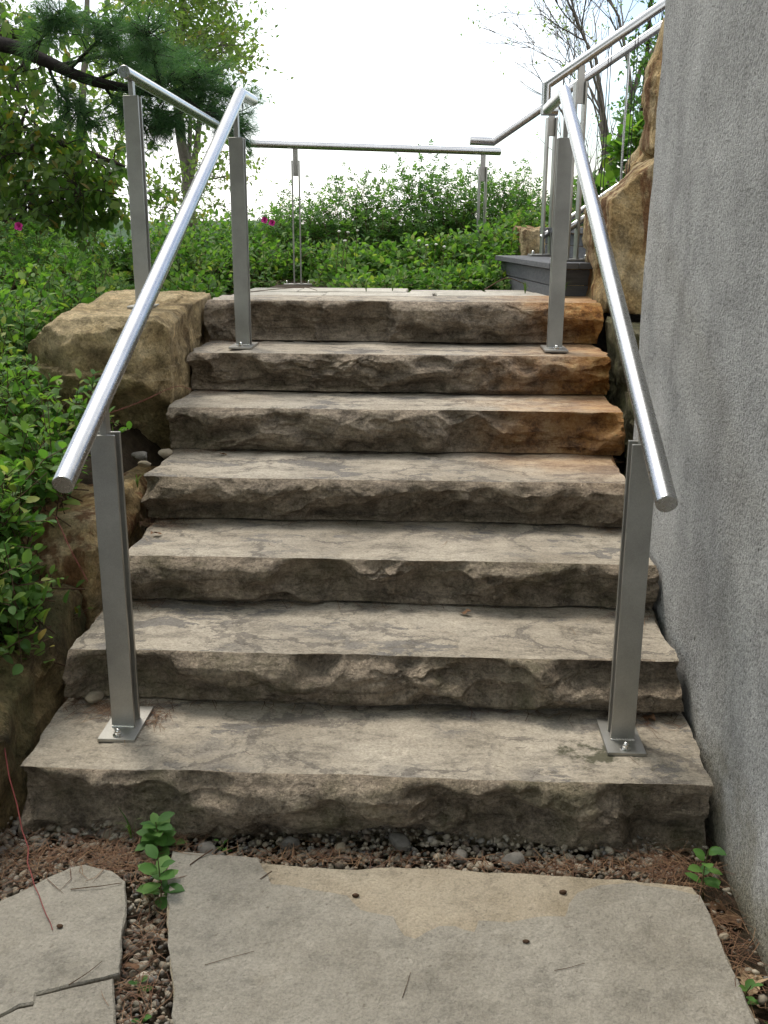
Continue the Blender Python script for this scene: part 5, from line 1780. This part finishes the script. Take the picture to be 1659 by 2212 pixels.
def dead_leaf(label, p, size, seed, yaw, lobes=True, a=0.5):
    """Curled dry oak-like leaf: lobed outline, two folded halves."""
    rg = np.random.default_rng(seed)
    n = 15
    t = np.linspace(0, 1, n)
    w = 0.30 * np.sin(np.pi * t ** 0.85) * (1 + (0.42 * np.sin(t * 19) if lobes else 0))
    w[0] = w[-1] = 0.01
    mid_ = np.stack([t - 0.5, 0.03 * np.sin(t * 4), 0.10 * np.sin(t * 3 + rg.uniform(0, 2))], 1)
    lft = mid_ + np.stack([0.03 * np.sin(t * 30), w, 0.14 * np.sin(t * 7 + 1) * w / 0.3 + 0.3 * w], 1)
    rgt = mid_ + np.stack([0.03 * np.cos(t * 30), -w * 0.9, 0.12 * np.sin(t * 6) * w / 0.3 + 0.25 * w], 1)
    V = rotz(np.concatenate([lft, mid_, rgt]) * size, yaw, (0, 0, 0))
    V = V + np.asarray(p, float) - np.array([0, 0, V[:, 2].min()])
    Q = [[i, i + 1, n + i + 1, n + i] for i in range(n - 1)] + [[n + i, n + i + 1, 2 * n + i + 1, 2 * n + i] for i in range(n - 1)]
    o = obj('dead_leaf', V, Q, M['dead_leaf'], attr=np.full(len(V), a), smooth=True)
    return tag(o, label, 'leaf', 'dead leaves')


dead_leaf('large pale brown oak leaf in the soil strip at the bottom right', (0.700, 1.77, -0.03), 0.11, 621, 1.2, True, 1.0)
dead_leaf('grey-brown curled leaf against the wall, above the white pebble', (0.700, 1.96, -0.03), 0.10, 622, 0.4, True, 0.35)
dead_leaf('reddish leaf scrap beside the white pebble', (0.675, 1.925, -0.03), 0.05, 623, 2.0, False, 0.1)
dead_leaf('brown leaf behind the right-hand seedling', (0.69, 2.02, -0.03), 0.06, 624, 2.6, False, 0.2)
dead_leaf('small orange leaf in the gravel strip between the flagstones', (-0.60, 1.72, 0.0), 0.035, 625, 0.3, False, 0.1)
dead_leaf('curled brown leaf on the third step near its left end', (-0.93, 3.25, ZS[2] + 0.003), 0.045, 626, 0.8, False, 0.15)
dead_leaf('dry brown leaf on the lowest step behind the right post', (0.64, 2.58, ZS[0] + 0.003), 0.05, 627, 2.2, False, 0.1)
dead_leaf('small tan leaf on the fourth step, left', (-0.80, 3.80, ZS[3] + 0.003), 0.035, 628, 0.9, False, 0.6)
dead_leaf('brown twiggy leaf curl on the second step, right of centre', (0.13, 2.96, ZS[1] + 0.003), 0.04, 629, 3.0, False, 0.1)


def twig(label, pts, r0, r1, material='twig', name='twig', cat='twig', group='fallen twigs'):
    sp = smooth_line(pts, 16)
    sp = sp + 0.007 * np.linalg.norm(sp[-1] - sp[0]) * np.stack([fbm(sp * 25 + k * 7, 3, 17 + k) for k in range(3)], 1) * np.array([1, 1, 0.15])
    V, Q = tube(sp, np.linspace(r0, r1, 16) * 0.6, 6)
    return tag(obj(name, V, Q, M[material], smooth=True), label, cat, group)


zf = 0.033
twig('short dark twig lying across the back left edge of the large flagstone', [(-0.505, 2.085, zf + 0.006), (-0.53, 2.06, zf), (-0.548, 2.03, zf)], 0.003, 0.002)
twig('short twig on the large flagstone at the start of the flaked edge', [(-0.35, 2.015, zf), (-0.365, 1.995, zf), (-0.372, 1.985, zf)], 0.0025, 0.0015)
twig('thin forked twig on the left flagstone near its right corner', [(-0.80, 1.925, zf), (-0.74, 1.935, zf + 0.003), (-0.69, 1.955, zf)], 0.002, 0.0012)
twig('small bent twig in the middle of the left flagstone', [(-0.70, 1.63, zf), (-0.675, 1.66, zf + 0.002), (-0.655, 1.70, zf)], 0.0018, 0.001)
twig('thin dry needle twig across the large flagstone, left', [(-0.44, 1.70, zf), (-0.39, 1.725, zf), (-0.345, 1.745, zf)], 0.0011, 0.0008)
twig('thin dry needle twig on the large flagstone near its right side', [(0.28, 1.72, zf), (0.31, 1.73, zf), (0.345, 1.745, zf)], 0.0011, 0.0008)
twig('thin upright needle twig on the large flagstone below the middle', [(-0.03, 1.63, zf), (-0.022, 1.665, zf), (-0.015, 1.70, zf)], 0.0012, 0.0008)
twig('bare curved twig lying on the landing edge at the right', [(0.30, 5.60, 1.17), (0.42, 5.65, 1.23), (0.52, 5.66, 1.20), (0.60, 5.6, 1.17)], 0.006, 0.003)
twig('brown bare stem lying on the landing at the left', [(-0.95, 5.2, 1.17), (-0.80, 5.25, 1.185), (-0.66, 5.35, 1.19), (-0.60, 5.42, 1.17)], 0.004, 0.002)
twig('long red runner arching down from the left boulder onto the left flagstone', [(-1.16, 2.42, 0.34), (-1.06, 2.22, 0.22), (-0.97, 2.08, 0.08), (-0.90, 1.96, 0.045), (-0.84, 1.86, 0.038), (-0.79, 1.79, zf)], 0.0035, 0.0015, 'red_stem', 'runner', 'runner', 'bramble runners')
twig('thin reddish runner crossing the face of the tan boulder beside the slanting tube', [(-1.25, 3.66, 0.80), (-1.10, 3.72, 0.85), (-0.98, 3.80, 0.90), (-0.93, 3.86, 0.88)], 0.002, 0.0012, 'red_stem', 'runner', 'runner', 'bramble runners')
twig('short bright red runner between the rust boulder and the lower left post', [(-1.16, 2.95, 0.62), (-1.09, 2.86, 0.55), (-1.02, 2.80, 0.46)], 0.0025, 0.0015, 'red_stem', 'runner', 'runner', 'bramble runners')

for k, (lab, x, y, s) in enumerate([('small dark seed cone at the flaked edge, left of centre', -0.146, 1.95, 0.009), ('small dark seed cone at the flaked edge, right of centre', 0.331, 1.985, 0.010), ('small dark seed on the large flagstone, below the right cone', 0.229, 1.803, 0.008), ('small brown seed on the left flagstone', -0.78, 1.80, 0.008)]):
    IV, IF = ico(2)
    s *= 0.72
    V = IV * (1 + 0.3 * vnoise(IV * 3 + k, 2))[:, None] * np.array([1.25, 0.8, 0.75]) * s + np.array([x, y, (0.0205 if y > 1.9 else 0.031) + s * 0.5])
    tag(obj('seed', V, IF, M['twig'], smooth=True), lab, 'seed', 'fallen seeds')
